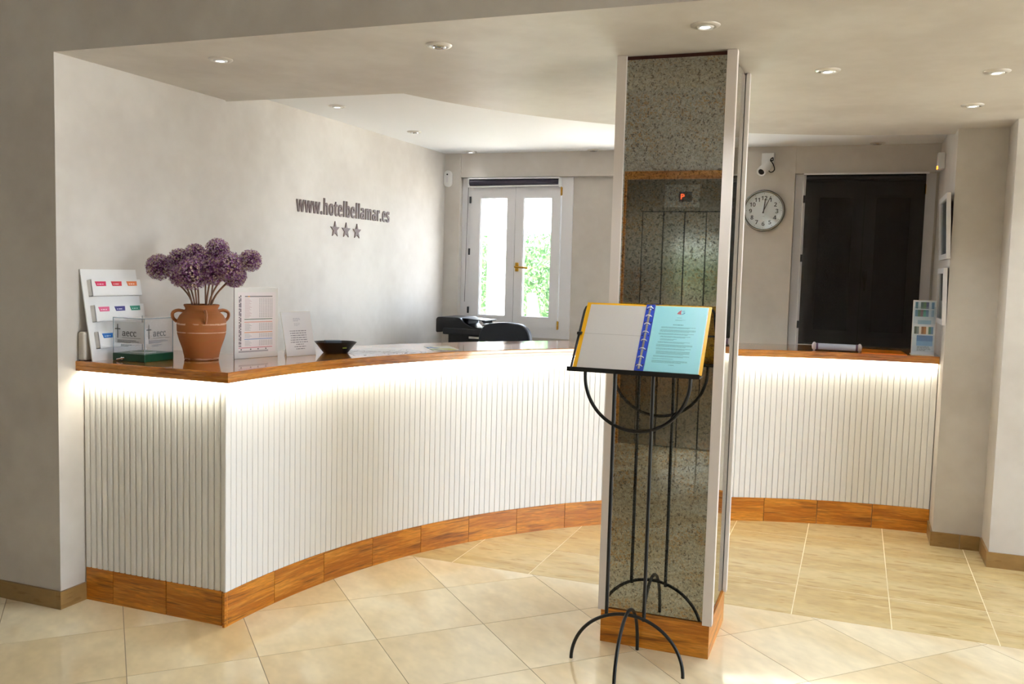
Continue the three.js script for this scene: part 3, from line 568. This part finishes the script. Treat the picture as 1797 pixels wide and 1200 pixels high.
{ // black tray with cards
  const c = onY(588, 621, TY); c.x -= 0.035; c.z -= 0.06;
  const t = thing('black_tray', 'shallow black flared tray beside the notice card', 'tray', [c.x, TY, c.z], 0.75);
  const lo = 0.062, hi = 0.108, H = 0.058, P = [], n = 40;
  const sq = (r, i) => { const a = i / n * Math.PI * 2, k = 1 / Math.pow(Math.pow(Math.abs(Math.cos(a)), 3.2) + Math.pow(Math.abs(Math.sin(a)), 3.2), 1 / 3.2); return [r * k * Math.cos(a), r * k * Math.sin(a) * 0.8]; };
  const rings = [[0.001, 0.002], [lo, 0], [lo + 0.004, 0.004], [hi, H], [hi + 0.003, H + 0.002], [hi - 0.003, H + 0.001], [lo, 0.008], [0.001, 0.008]];
  for (let j = 0; j + 1 < rings.length; j++) for (let i = 0; i < n; i++) { const A = sq(rings[j][0], i), B = sq(rings[j][0], i + 1), C = sq(rings[j + 1][0], i + 1), D = sq(rings[j + 1][0], i), y0 = rings[j][1], y1 = rings[j + 1][1]; P.push(A[0], y0, A[1], C[0], y1, C[1], B[0], y0, B[1], A[0], y0, A[1], D[0], y1, D[1], C[0], y1, C[1]); }
  let g = new THREE.BufferGeometry(); g.setAttribute('position', new THREE.Float32BufferAttribute(P, 3)); g = toCreasedNormals(mergeVertices(g), 0.6);
  part('bowl', g, std({ color: css('#2a2622'), roughness: 0.42 }), t);
  const lg = part('emblem', (() => { const q = rbx(0.022, 0.01, 0.0016, 0.0007); q.rotateX(-0.62); q.translate(0.035, 0.033, 0.0715); return q; })(), std({ color: css('#8e9c3a'), roughness: 0.5 }), t); lg.userData.label = 'small yellow green emblem';
  const cards = solo('card_stack', rbx(0.085, 0.05, 0.05, 0.002), std({ color: css('#5d6a78'), roughness: 0.5 }), 'grey blue stack of cards lying in the black tray', 'cards'); cards.position.set(c.x - 0.02, TY + 0.0335 + 0.008, c.z - 0.005); cards.rotation.y = 0.75;
}
{ // papers lying on the counter
  const sheet = (name, label, quad, tex) => {
    const q = quad.map(([x, y]) => onY(x, y, TY + 0.001)), poly = q.map((p) => [p.x, p.z]);
    const g = prism(poly, TY + 0.0002, TY + 0.0014); const uv = g.attributes.uv, p = g.attributes.position, e1 = q[1].clone().sub(q[0]), e2 = q[3].clone().sub(q[0]);
    for (let i = 0; i < uv.count; i++) { const d = V(p.getX(i), q[0].y, p.getZ(i)).sub(q[0]); uv.setXY(i, d.dot(e1) / e1.lengthSq(), d.dot(e2) / e2.lengthSq()); }
    return solo(name, g, std({ map: tex, roughness: 0.25 }), label, 'paper');
  };
  const plan = canvasTex(512, 256, (g, W, H) => { g.fillStyle = '#e8e6ec'; g.fillRect(0, 0, W, H); g.strokeStyle = '#6e6e78'; g.lineWidth = 3; g.strokeRect(14, 14, W - 28, H - 28); let k = 3; const r = () => (k = (k * 16807) % 2147483647) / 2147483647; for (let i = 0; i < 60; i++) { g.strokeStyle = r() < 0.5 ? '#7a7a86' : '#a9a2a0'; g.beginPath(); g.moveTo(20 + r() * 470, 20 + r() * 210); g.lineTo(20 + r() * 470, 20 + r() * 210); g.stroke(); } });
  sheet('street_map', 'printed map sheet lying flat on the countertop beside the black tray', [[624, 624], [750, 617.5], [688, 609], [597, 614]], plan);
  const leaf = canvasTex(256, 256, (g, W, H) => { g.fillStyle = '#dfe6da'; g.fillRect(0, 0, W, H); g.fillStyle = '#5d83b8'; g.fillRect(20, 30, 150, 90); g.fillStyle = '#c9cf7a'; g.fillRect(120, 130, 110, 90); g.fillStyle = '#8aa07a'; g.fillRect(20, 140, 80, 80); });
  sheet('leaflet', 'small coloured leaflet lying on the countertop past the map sheet', [[762, 615], [806, 613], [786, 606.5], [744, 608]], leaf);
}

// ---------------------------------------------------------------- wrought iron stand with open binder
{
  const x0 = -0.804, z0 = -3.558;
  const t = thing('menu_stand', 'black wrought iron stand with arched feet in front of the column', 'stand', [x0, 0, z0]);
  const r = 0.0074;
  const half = (cx, cy, cz, R, axis, dir, hy = R) => { const p = []; for (let i = 0; i <= 40; i++) { const a = Math.PI * i / 40; p.push(axis === 'x' ? V(cx - R * Math.cos(a), cy + dir * hy * Math.sin(a), cz) : V(cx, cy + dir * hy * Math.sin(a), cz - R * Math.cos(a))); } return tube(p, r, 64, 8); };
  part('foot_arch', half(0.0, 0, 0.005, 0.235, 'x', 1, 0.224), M.iron, t);
  part('foot_arch', half(0.003, 0, 0.012, 0.203, 'z', 1, 0.24), M.iron, t);
  const ly = 1.222, lz = 0.048;
  for (const [x, yb] of [[-0.091, 0.2], [0.066, 0.205]]) part('post', rod(V(x, yb, -0.002), V(x, ly, -0.002), r), M.iron, t);
  part('hoop', merge([half(-0.001, 1.2, -0.002, 0.215, 'x', -1, 0.217), rod(V(-0.216, 1.199, -0.002), V(-0.216, ly, -0.002), r), rod(V(0.214, 1.199, -0.002), V(0.214, ly, -0.002), r)]), M.iron, t);
  part('ledge', merge([bx(-0.277, 0.258, ly - 0.004, ly + 0.004, -0.012, lz + 0.012), bx(-0.277, 0.258, ly - 0.004, ly + 0.014, lz + 0.008, lz + 0.013)]), M.iron, t);
  // sloping back of the desk
  const up = V(0, 0.262, -0.2).normalize(), o = V(0, ly + 0.004, lz - 0.028), at = (x, k) => V(x, o.y + up.y * k, o.z + up.z * k);
  part('desk_frame', tube(null, 0.0052, 60, 6, (() => { const c = new THREE.CurvePath(); const ps = [at(-0.272, 0), at(-0.272, 0.30), at(-0.262, 0.318), at(0.245, 0.318), at(0.254, 0.30), at(0.254, 0)]; for (let i = 0; i + 1 < ps.length; i++) c.add(new THREE.LineCurve3(ps[i], ps[i + 1])); return c; })()), M.iron, t);
  part('cross_bar', rod(at(-0.272, 0.165), at(0.254, 0.165), 0.0045), M.iron, t);
  for (const k of [0.165]) part('clip', rbx(0.018, 0.012, 0.03, 0.002, -0.264, at(0, k).y + 0.008, at(0, k).z + 0.012), M.iron, t);

  // the binder, in its own frame: x right, y up the slope, z out of the page
  const b = thing('ring_binder', 'open yellow ring binder with a pale blue printed page on the iron stand', 'binder', [x0, 0, z0]);
  b.position.add(V(-0.0, ly + 0.0045, lz - 0.018)); b.rotation.x = -Math.atan2(0.2, 0.262); b.position.y += 0.0035;
  const h = 0.327, xl = -0.262, xr = 0.2615, xm = 0.012;
  part('cover', bx(xl, xm - 0.03, 0, h, -0.002, 0.0015), M.yellow, b); part('cover', bx(xm + 0.032, xr, 0, h, -0.002, 0.0015), M.yellow, b);
  part('spine', bx(xm - 0.03, xm + 0.032, 0, h, -0.004, -0.001), M.yellow, b);
  const lt = canvasTex(256, 320, (g, W, H) => { g.fillStyle = '#cdc7c2'; g.fillRect(0, 0, W, H); g.fillStyle = 'rgba(120,110,105,0.35)'; g.fillRect(0, 150, W, 2); });
  part('inner_lining', rbx(xm - 0.0195 - xl - 0.017, h - 0.012, 0.0012, 0.0005, (xl + 0.017 + xm - 0.0195) / 2, h / 2 - 0.004, 0.0024), std({ map: lt, roughness: 0.45 }), b);
  const sp = part('blue_spine_strip', bx(xm - 0.0185, xm + 0.0185, 0.002, h - 0.002, -0.0008, 0.0055), std({ color: css('#2347c4'), roughness: 0.3 }), b); sp.userData.label = 'glossy blue spine strip';
  part('ring_rail', rbx(0.009, h - 0.016, 0.003, 0.001, xm, h / 2, 0.007), M.chrome, sp);
  for (let i = 0; i < 8; i++) { const g = new THREE.TorusGeometry(0.0112, 0.0019, 6, 14, Math.PI); g.rotateX(Math.PI / 2); g.translate(xm, 0.022 + i * (h - 0.044) / 7, 0.006); part('ring', g, M.white, sp); }
  for (const y of [0.03, 0.1, 0.17, 0.235, 0.3]) for (const s of [-1, 1]) part('punch_hole', (() => { const g = new THREE.CylinderGeometry(0.003, 0.003, 0.0006, 10); g.rotateX(Math.PI / 2); g.translate(xm + s * 0.0125, y, 0.0056); return g; })(), M.black, sp);
  const pt = canvasTex(768, 1024, (g, W, H) => {
    g.fillStyle = '#9adce6'; g.fillRect(0, 0, W, H);
    g.fillStyle = '#b8606a'; g.beginPath(); g.moveTo(330, 118); g.quadraticCurveTo(345, 70, 392, 52); g.quadraticCurveTo(378, 96, 396, 126); g.closePath(); g.fill();
    g.strokeStyle = '#3f7fae'; g.lineWidth = 8; g.beginPath(); g.moveTo(400, 70); g.lineTo(440, 66); g.moveTo(396, 118); g.quadraticCurveTo(430, 122, 444, 92); g.moveTo(412, 96); g.lineTo(444, 92); g.stroke();
    scribble(g, 340, 176, 120, 5, 1, '#4f8f9a', 3); scribble(g, 320, 210, 170, 4, 2, '#5c9aa4', 5);
    scribble(g, 300, 288, 250, 9, 1, '#3c727c', 8);
    let y = 330, i = 0; for (const [n, w, x] of [[2, 520, 130], [3, 540, 120], [2, 530, 110], [2, 460, 140], [2, 250, 145], [2, 480, 120], [3, 540, 105], [2, 520, 110], [4, 500, 120], [2, 540, 90], [1, 380, 80], [3, 530, 80]]) { for (let j = 0; j < n; j++) { scribble(g, x, y, w / (j === n - 1 ? 0.75 : 0.62), 5, 1, '#3f7680', 13 + i * 31 + j); y += 14; } y += 16; i++; }
    scribble(g, 330, y + 4, 130, 6, 1, '#3c727c', 99);
  });
  const pg = part('page', rbx(xr - 0.012 - xm - 0.0195, h - 0.008, 0.003, 0.001, (xm + 0.0195 + xr - 0.012) / 2, h / 2 - 0.002, 0.0034), std({ color: css('#9adce6'), roughness: 0.4 }), b); pg.userData.label = 'pale blue printed page in a clear sleeve';
  const pf = part('printed_face', plane(xr - 0.016 - xm - 0.0215, h - 0.012), phy({ map: pt, roughness: 0.35, clearcoat: 1, clearcoatRoughness: 0.03 }), pg); pf.position.set((xm + 0.0195 + xr - 0.012) / 2, h / 2 - 0.002, 0.0053);
  const sl = part('sleeve_edge', bx(xr - 0.0145, xr - 0.0125, 0.003, h - 0.01, 0.001, 0.0054), M.white, pg);
}

// ---------------------------------------------------------------- behind the counter
{ // printer on a low cabinet
  const z = -6.72, a = onZ(771, 600, z), b = onZ(852, 600, z);
  const cab = thing('printer_cabinet', 'dark grey low cabinet carrying the printer behind the counter', 'cabinet', [(a.x + b.x) / 2 + 0.12, 0, z]);
  const ph = a.y - 0.01;
  part('carcass', rbx(0.46, ph - 0.02, 0.46, 0.004, 0, (ph - 0.02) / 2, 0), M.darkGrey, cab); part('top', rbx(0.48, 0.02, 0.48, 0.004, 0, ph - 0.01, 0), M.darkGrey, cab);
  part('door', rbx(0.21, ph - 0.08, 0.016, 0.003, -0.11, (ph - 0.02) / 2, 0.236), M.darkGrey, cab); part('door', rbx(0.21, ph - 0.08, 0.016, 0.003, 0.11, (ph - 0.02) / 2, 0.236), M.darkGrey, cab);
  const t = thing('printer', 'black multifunction printer with document feeder below the garden window', 'printer', [(a.x + b.x) / 2 + 0.125, ph, z]);
  const k = 0.0046;   // metres per pixel at that distance
  part('body', rbx(0.40, 0.10, 0.36, 0.01, 0.03, 0.05, 0), M.black, t);
  part('output_slot', rbx(0.20, 0.02, 0.02, 0.003, 0.11, 0.075, 0.175), M.chrome, t);
  part('scanner_bed', rbx(0.48, 0.05, 0.40, 0.008, 0.03, 0.118, 0.0), M.blackSoft, t);
  const s = new THREE.Shape(); s.moveTo(-0.27, 0.11); s.quadraticCurveTo(-0.275, 0.11, -0.275, 0.12); s.lineTo(-0.275, 0.205); s.quadraticCurveTo(-0.272, 0.222, -0.25, 0.222); s.lineTo(-0.10, 0.222); s.quadraticCurveTo(-0.075, 0.222, -0.06, 0.205); s.quadraticCurveTo(-0.02, 0.16, 0.05, 0.15); s.lineTo(0.27, 0.146); s.lineTo(0.27, 0.13); s.lineTo(-0.2, 0.118); s.closePath();
  const g = new THREE.ExtrudeGeometry(s, { depth: 0.34, bevelEnabled: true, bevelSize: 0.006, bevelThickness: 0.006, bevelSegments: 2 }); g.translate(0, 0, -0.17); part('document_feeder', g, M.black, t);
  part('feeder_tray', (() => { const q = rbx(0.20, 0.008, 0.24, 0.003); q.rotateZ(-0.06); q.translate(0.03, 0.215, 0.02); return q; })(), M.blackSoft, t);
  part('feeder_guide', (() => { const q = rbx(0.05, 0.03, 0.2, 0.004); q.rotateZ(-0.8); q.translate(0.09, 0.19, 0.02); return q; })(), M.chrome, t);
  part('tray_support', rbx(0.02, 0.06, 0.2, 0.003, -0.03, 0.188, 0.02), M.blackSoft, t);
  part('output_sheet', (() => { const q = rbx(0.2, 0.003, 0.2, 0.001); q.rotateZ(0.05); q.translate(0.2, 0.162, 0.02); return q; })(), M.blackSoft, t);
}
{ // office chair
  const z = -6.30, top = onZ(893, 567, z), w = onZ(928, 590, z).x - onZ(836, 590, z).x;
  const t = thing('office_chair', 'dark leather office chair with rounded back behind the counter', 'chair', [top.x - 0.035, 0, z - 0.12], 0.1);
  const leather = std({ color: css('#1d222b'), roughness: 0.42 });
  const bs = new THREE.Shape(), a = w / 2 - 0.022, y1 = top.y - 0.012, y0 = 0.55, r = 0.11;
  bs.moveTo(-a * 0.9, y0); bs.lineTo(-a, y1 - r * 1.1); bs.quadraticCurveTo(-a * 0.98, y1, -a + r, y1); bs.quadraticCurveTo(0, y1 + 0.012, a - r, y1); bs.quadraticCurveTo(a * 0.98, y1, a, y1 - r * 1.1); bs.lineTo(a * 0.9, y0); bs.closePath();
  const g = new THREE.ExtrudeGeometry(bs, { depth: 0.05, bevelEnabled: true, bevelSize: 0.012, bevelThickness: 0.016, bevelSegments: 4, curveSegments: 10 }); g.translate(0, 0, 0.1); part('backrest', g, leather, t);
  part('seat', rbx(0.48, 0.09, 0.46, 0.03, 0, 0.48, 0.38), leather, t);
  part('back_bar', tube([V(0, 0.43, 0.35), V(0, 0.42, 0.08), V(0, 0.5, 0.055), V(0, 0.75, 0.075)], 0.02, 20, 8), M.black, t);
  part('gas_column', rod(V(0, 0.1, 0.36), V(0, 0.44, 0.36), 0.025), M.black, t);
  for (let i = 0; i < 5; i++) { const A = i * Math.PI * 2 / 5; part('foot', rod(V(0, 0.1, 0.36), V(Math.cos(A) * 0.29, 0.06, 0.36 + Math.sin(A) * 0.29), 0.016), M.black, t); part('castor', (() => { const q = new THREE.CylinderGeometry(0.028, 0.028, 0.04, 14); q.rotateX(Math.PI / 2); q.translate(Math.cos(A) * 0.29, 0.028, 0.36 + Math.sin(A) * 0.29); return q; })(), M.black, t); }
  for (const s of [-1, 1]) part('armrest', tube([V(s * 0.24, 0.46, 0.42), V(s * 0.28, 0.6, 0.46), V(s * 0.28, 0.68, 0.34), V(s * 0.24, 0.66, 0.14)], 0.016, 20, 8), M.black, t);
}
{ // sounder on the corner pier
  const p = onZ(787.5, 314, ZB);
  const t = thing('alarm_sounder', 'small white rounded alarm sounder on the corner pier beside the window', 'alarm', [p.x, p.y, ZB]);
  const s = new THREE.Shape(); const w = 0.031, h = 0.066; s.moveTo(-w, -h + w); s.absarc(0, -h + w, w, Math.PI, 2 * Math.PI, false); s.lineTo(w, h - w); s.absarc(0, h - w, w, 0, Math.PI, false); s.closePath();
  part('case', new THREE.ExtrudeGeometry(s, { depth: 0.025, bevelEnabled: true, bevelSize: 0.004, bevelThickness: 0.006, bevelSegments: 3 }), M.white, t);
  part('lens', (() => { const q = new THREE.SphereGeometry(0.007, 12, 8); q.translate(0, 0.036, 0.032); return q; })(), M.black, t);
  part('slot', rbx(0.016, 0.05, 0.004, 0.0015, 0, -0.006, 0.032), M.paint, t);
}
{ // clock
  const p = onZ(1340, 369.5, ZB + 0.03), R = 0.157;
  const t = thing('wall_clock', 'round chrome rimmed wall clock with black numerals at four past twelve', 'clock', [p.x, p.y, ZB]);
  const face = canvasTex(1024, 1024, (g, W) => { g.fillStyle = '#dfe6ea'; g.fillRect(0, 0, W, W); g.translate(W / 2, W / 2); g.fillStyle = '#30343a'; g.textAlign = 'center'; g.textBaseline = 'middle'; g.font = 'bold 158px sans-serif'; for (let i = 1; i <= 12; i++) { const a = i * Math.PI / 6; g.fillText(String(i), Math.sin(a) * 358, -Math.cos(a) * 358 + 10); } for (let i = 0; i < 60; i++) { const a = i * Math.PI / 30; g.save(); g.rotate(a); g.fillRect(i % 5 ? -2 : -5, -488, i % 5 ? 4 : 10, i % 5 ? 14 : 26); g.restore(); } g.fillStyle = '#9aa0a6'; g.fillRect(-30, 150, 60, 8); });
  part('case', (() => { const q = lathe([[0.0001, 0], [R - 0.01, 0], [R, 0.006], [R + 0.001, 0.02], [R - 0.003, 0.036], [R - 0.011, 0.041], [R - 0.017, 0.034], [R - 0.018, 0.022], [0.0001, 0.022]], 64); q.rotateX(Math.PI / 2); return q; })(), std({ color: css('#8d8d88'), roughness: 0.18, metalness: 1 }), t);
  const d = part('dial', new THREE.CircleGeometry(R - 0.0175, 64), std({ map: face, roughness: 0.4 }), t); d.position.z = 0.0226;
  const hand = (len, w, ang, z) => { const s = new THREE.Shape(); s.moveTo(-w, -0.02); s.lineTo(w, -0.02); s.lineTo(w * 0.7, len); s.lineTo(-w * 0.7, len); s.closePath(); const q = new THREE.ExtrudeGeometry(s, { depth: 0.001, bevelEnabled: false }); q.rotateZ(-ang); q.translate(0, 0, z); return q; };
  part('hour_hand', hand(0.085, 0.0045, 0.10, 0.025), M.black, t); part('minute_hand', hand(0.12, 0.003, 0.42, 0.027), M.black, t);
  part('glass', (() => { const q = lathe([[0.0001, 0.037], [R - 0.0165, 0.0355]], 48); q.rotateX(Math.PI / 2); return q; })(), M.glass, t);
}
{ // security camera
  const p = onZ(1348, 281, ZB);
  const t = thing('security_camera', 'white bullet security camera with dangling cable above the clock', 'camera', [p.x, p.y, ZB]);
  part('mount_plate', rbx(0.092, 0.1, 0.03, 0.004, 0, 0.0, 0.015), M.white, t);
  part('arm', rod(V(0.0, -0.02, 0.03), V(-0.005, -0.035, 0.09), 0.014), M.white, t);
  const body = part('body', (() => { const q = merge([lathe([[0.0001, -0.075], [0.03, -0.075], [0.034, -0.068], [0.036, 0.06], [0.033, 0.07], [0.026, 0.072], [0.024, 0.062], [0.0001, 0.062]], 32)]); q.rotateX(Math.PI / 2); q.rotateX(0.52); q.rotateY(-0.32); q.translate(-0.012, -0.075, 0.12); return q; })(), M.white, t);
  part('lens', (() => { const q = lathe([[0.0001, 0.066], [0.022, 0.064], [0.0245, 0.055]], 24); q.rotateX(Math.PI / 2); q.rotateX(0.52); q.rotateY(-0.32); q.translate(-0.012, -0.075, 0.12); return q; })(), M.black, t);
  part('cable', tube([V(0.02, 0.0, 0.04), V(0.038, 0.012, 0.05), V(0.04, -0.012, 0.06), V(0.022, -0.008, 0.06), V(0.045, -0.04, 0.07), V(0.055, -0.085, 0.08), V(0.03, -0.1, 0.08), V(0.008, -0.08, 0.08)], 0.0042, 50, 6), M.black, t);
}
{ // motion sensor at the right corner, with an orange light
  const p = onX(1653, 283, XR - 0.02);
  const t = thing('motion_sensor', 'white motion sensor with a small orange light near the ceiling corner', 'sensor', [XR, p.y, Math.max(p.z, ZB + 0.06)]);
  part('case', rbx(0.05, 0.115, 0.07, 0.01, -0.025, 0, 0), M.white, t);
  part('indicator_lamp', rbx(0.008, 0.022, 0.03, 0.003, -0.048, -0.045, 0.02), std({ color: css('#ff7a20'), emissive: new THREE.Color().setRGB(1, 0.28, 0.03), emissiveIntensity: 2.5 }), t).userData.label = 'glowing orange indicator';
}
for (const [n, f, label] of [[[1669, 337], [1654, 351], 'upper silver framed picture tilted forward on the right wall'], [[1660, 470], [1649, 478], 'lower silver framed picture on the right wall']].map((q, i) => [q[0], q[1], q[2]])) {
  const up = n[1] < 400, xx = XR - 0.022, a = onX(n[0], n[1], xx), b = onX(f[0], f[1], xx), yb = onX(n[0] + (up ? 0 : -2), up ? 452 : 573, xx).y;
  const w = Math.min(Math.abs(b.z - a.z), 0.55), h = a.y - yb;
  const t = thing('picture_frame', label, 'picture', [XR - 0.002, yb, a.z - w / 2], -Math.PI / 2);
  const lean = up ? 0.05 : 0.03, L = (g) => { g.rotateX(lean); return g; }, fw = 0.032;
  part('frame', L(merge([bx(-w / 2, w / 2, 0, fw, 0, 0.022), bx(-w / 2, w / 2, h - fw, h, 0, 0.022), bx(-w / 2, -w / 2 + fw, fw, h - fw, 0, 0.022), bx(w / 2 - fw, w / 2, fw, h - fw, 0, 0.022)])), M.paint, t);
  part('backing', L(bx(-w / 2 + 0.004, w / 2 - 0.004, 0.004, h - 0.004, -0.0, 0.008)), M.darkGrey, t);
  part('picture', L(bx(-w / 2 + fw, w / 2 - fw, fw, h - fw, 0.008, 0.012)), std({ color: css('#4c5a60'), roughness: 0.15 }), t);
}
{ // brochure stand at the right end
  const a = onY(1608, 622, TY), w = 0.138, h = 0.352;
  const tex = canvasTex(320, 800, (g, W, H) => {
    g.fillStyle = '#dfe8f4'; g.fillRect(0, 0, W, H);
    const pic = (x, y, w, h, cs) => cs.forEach((c, i) => { g.fillStyle = c; g.fillRect(x + w * i / cs.length, y, w / cs.length, h); });
    pic(26, 20, 270, 100, ['#3e7a96', '#b8cfe0', '#2d5a62', '#3b6f55', '#2c4a78', '#cfe0f2', '#5a8ab8']); pic(26, 136, 270, 100, ['#4a86a8', '#2f6a52', '#7a5a6a', '#3e9a8a', '#5a86b0', '#d8e6f6', '#9fc0de']);
    g.fillStyle = '#8fb6d6'; g.fillRect(70, 290, 190, 60); pic(26, 385, 270, 110, ['#4a5a4e', '#7a8a86', '#e6e2da', '#8a5a2c', '#b0763c', '#e8e4de', '#3f7a6a', '#5a8ab8']);
    g.fillStyle = '#3f7ec2'; g.fillRect(66, 515, 230, 90); g.fillStyle = '#7fb0e0'; g.fillRect(66, 600, 230, 70); scribble(g, 76, 680, 200, 8, 4, '#3a5a70', 7); scribble(g, 80, 524, 180, 8, 1, '#1c3c70', 3); });
  const t = thing('leaflet_stand', 'tall white leaflet stand with blue holiday pictures at the counter end', 'leaflet stand', [XR - 0.03 - w / 2, TY, a.z + 0.02], 0.02);
  const lean = 0.10, L = (g) => { g.rotateX(-lean); return g; };
  part('back_board', L(bx(-w / 2, w / 2, 0, h, -0.006, 0)), M.white, t);
  part('foot', bx(-w / 2, w / 2, 0, 0.004, -0.09, 0.03), M.white, t);
  const fp = plane(w - 0.006, h - 0.006); fp.translate(0, h / 2, 0.0008); part('printed_front', L(fp), phy({ map: tex, roughness: 0.3, clearcoat: 1, clearcoatRoughness: 0.05 }), t);
  for (const y of [0.02, 0.2]) part('clear_pocket', L(bx(-w / 2 + 0.004, w / 2 - 0.004, y, y + 0.11, 0.016, 0.018)), M.acrylic, t);
}
{ // clear poster tube and orange folder
  const a = onY(1428, 615, TY), b = onY(1508, 619, TY);
  const A = V(a.x, TY + 0.028, a.z - 0.04), B = V(b.x, TY + 0.028, b.z - 0.04), d = B.clone().sub(A), L = d.length();
  const t = thing('poster_tube', 'frosted white tube with ball shaped end caps lying on the countertop', 'tube', [(A.x + B.x) / 2, TY, (A.z + B.z) / 2], -Math.atan2(d.z, d.x));
  part('tube', rod(V(-L / 2, 0.027, 0), V(L / 2, 0.027, 0), 0.021, 24), std({ color: css('#c3cbe0'), roughness: 0.2 }), t);
  for (const s of [-1, 1]) { part('end_cap', (() => { const q = new THREE.SphereGeometry(0.0275, 20, 14); q.scale(0.55, 1, 1); q.translate(s * L / 2, 0.0275, 0); return q; })(), std({ color: css('#d9cfd2'), roughness: 0.35 }), t); part('dark_collar', (() => { const q = new THREE.CylinderGeometry(0.0222, 0.0222, 0.012, 20); q.rotateZ(Math.PI / 2); q.translate(s * (L / 2 - 0.018), 0.027, 0); return q; })(), std({ color: css('#5a4060'), roughness: 0.4 }), t); }
  const q = [[1512, 619], [1592, 623], [1580, 616.5], [1506, 612.5]].map(([x, y]) => { const p = onY(x, y, TY + 0.005); return [p.x, p.z]; });
  solo('document_folder', prism(q, TY + 0.0004, TY + 0.009), std({ color: css('#e07a08'), roughness: 0.3 }), 'bright orange folder lying on the countertop beside the tube', 'folder');
}

// ---------------------------------------------------------------- garden outside the window
{
  struct('terrace', 'pale garden terrace outside the window', 'ground', bx(-16, 16, -0.2, -0.13, -24, -7.5), std({ color: css('#e2dccf'), roughness: 0.9 }));
  struct('entrance_ground', 'pale paved ground outside the lobby doorway', 'ground', bx(6.6, 18, -0.2, -0.13, -7.5, 8), std({ color: css('#cfc6b4'), roughness: 0.9 }));
  const leafG = (() => { const s = new THREE.Shape(); s.moveTo(0, -0.5); s.quadraticCurveTo(0.34, -0.05, 0, 0.5); s.quadraticCurveTo(-0.34, -0.05, 0, -0.5); return new THREE.ShapeGeometry(s, 3); })();
  const leafM = std({ color: 0xffffff, roughness: 0.6, side: THREE.DoubleSide }), coreM = std({ color: css('#41603a'), roughness: 1 });
  const hedge = (x0, x1, h, z0, z1, n, label) => {
    const t = thing('garden_hedge', label, 'hedge', [(x0 + x1) / 2, -0.13, (z0 + z1) / 2]);
    const w = x1 - x0, d = z1 - z0; part('core', rbx(w - 0.16, h - 0.1, d - 0.16, 0.06, 0, (h - 0.1) / 2, 0), coreM, t);
    const im = new THREE.InstancedMesh(leafG, leafM, n), m = new THREE.Matrix4(), q = new THREE.Quaternion(), c = new THREE.Color();
    for (let i = 0; i < n; i++) { const f = rnd(), bump = rr(-0.09, 0.07); const p = f < 0.75 ? V(rr(-w / 2, w / 2), rr(0.02, h), d / 2 + bump) : V(rr(-w / 2, w / 2), h + bump, rr(-d / 2, d / 2)); q.setFromEuler(new THREE.Euler(rr(-1.2, 1.2), rr(-1.2, 1.2), rr(0, 6.28))); const s = rr(0.035, 0.075); m.compose(p, q, V(s, s, s)); im.setMatrixAt(i, m); c.setHSL(rr(0.25, 0.36), rr(0.3, 0.55), rr(0.10, 0.24)); im.setColorAt(i, c); }
    im.name = 'leaves'; im.castShadow = im.receiveShadow = true; im.userData.kind = 'stuff'; t.add(im);
  };
  hedge(-7.5, -1.5, 2.14, -10.9, -10.2, 26000, 'clipped green garden hedge seen through the window');
  const p = onZ(854, 480, -9.24); p.x += 0.14;
  const wl = thing('garden_pillar', 'bright white garden wall end standing before the hedge', 'wall', [p.x, -0.13, -9.3]);
  part('shaft', rbx(0.28, 3.1, 0.12, 0.01, 0, 1.55, 0), M.white, wl); part('cap', rbx(0.32, 0.08, 0.16, 0.01, 0, 3.14, 0), M.white, wl);
  const q = onZ(935, 555, -9.0);
  const ch = thing('sun_lounger', 'white folded garden lounger standing in front of the hedge', 'lounger', [q.x, -0.13, -9.0]);
  const H = onZ(927, 515, -9.0).y + 0.13;
  part('leg', rod(V(-0.02, H, 0), V(-0.1, 0, 0.1), 0.03), M.white, ch); part('leg', rod(V(-0.02, H, 0), V(0.22, 0, 0.1), 0.045), M.white, ch); part('leg', rod(V(0, H, 0), V(-0.05, 0, -0.3), 0.03), M.white, ch); part('leg', rod(V(0, H, 0), V(0.2, 0, -0.3), 0.03), M.white, ch);
  part('panel', (() => { const s = new THREE.Shape(); s.moveTo(-0.05, H); s.lineTo(0.02, H); s.lineTo(0.16, H * 0.45); s.lineTo(0.0, H * 0.45); s.closePath(); const g = new THREE.ExtrudeGeometry(s, { depth: 0.03, bevelEnabled: false }); g.translate(0, 0, 0.03); return g; })(), M.white, ch);
}
renderer.render(scene, camera);
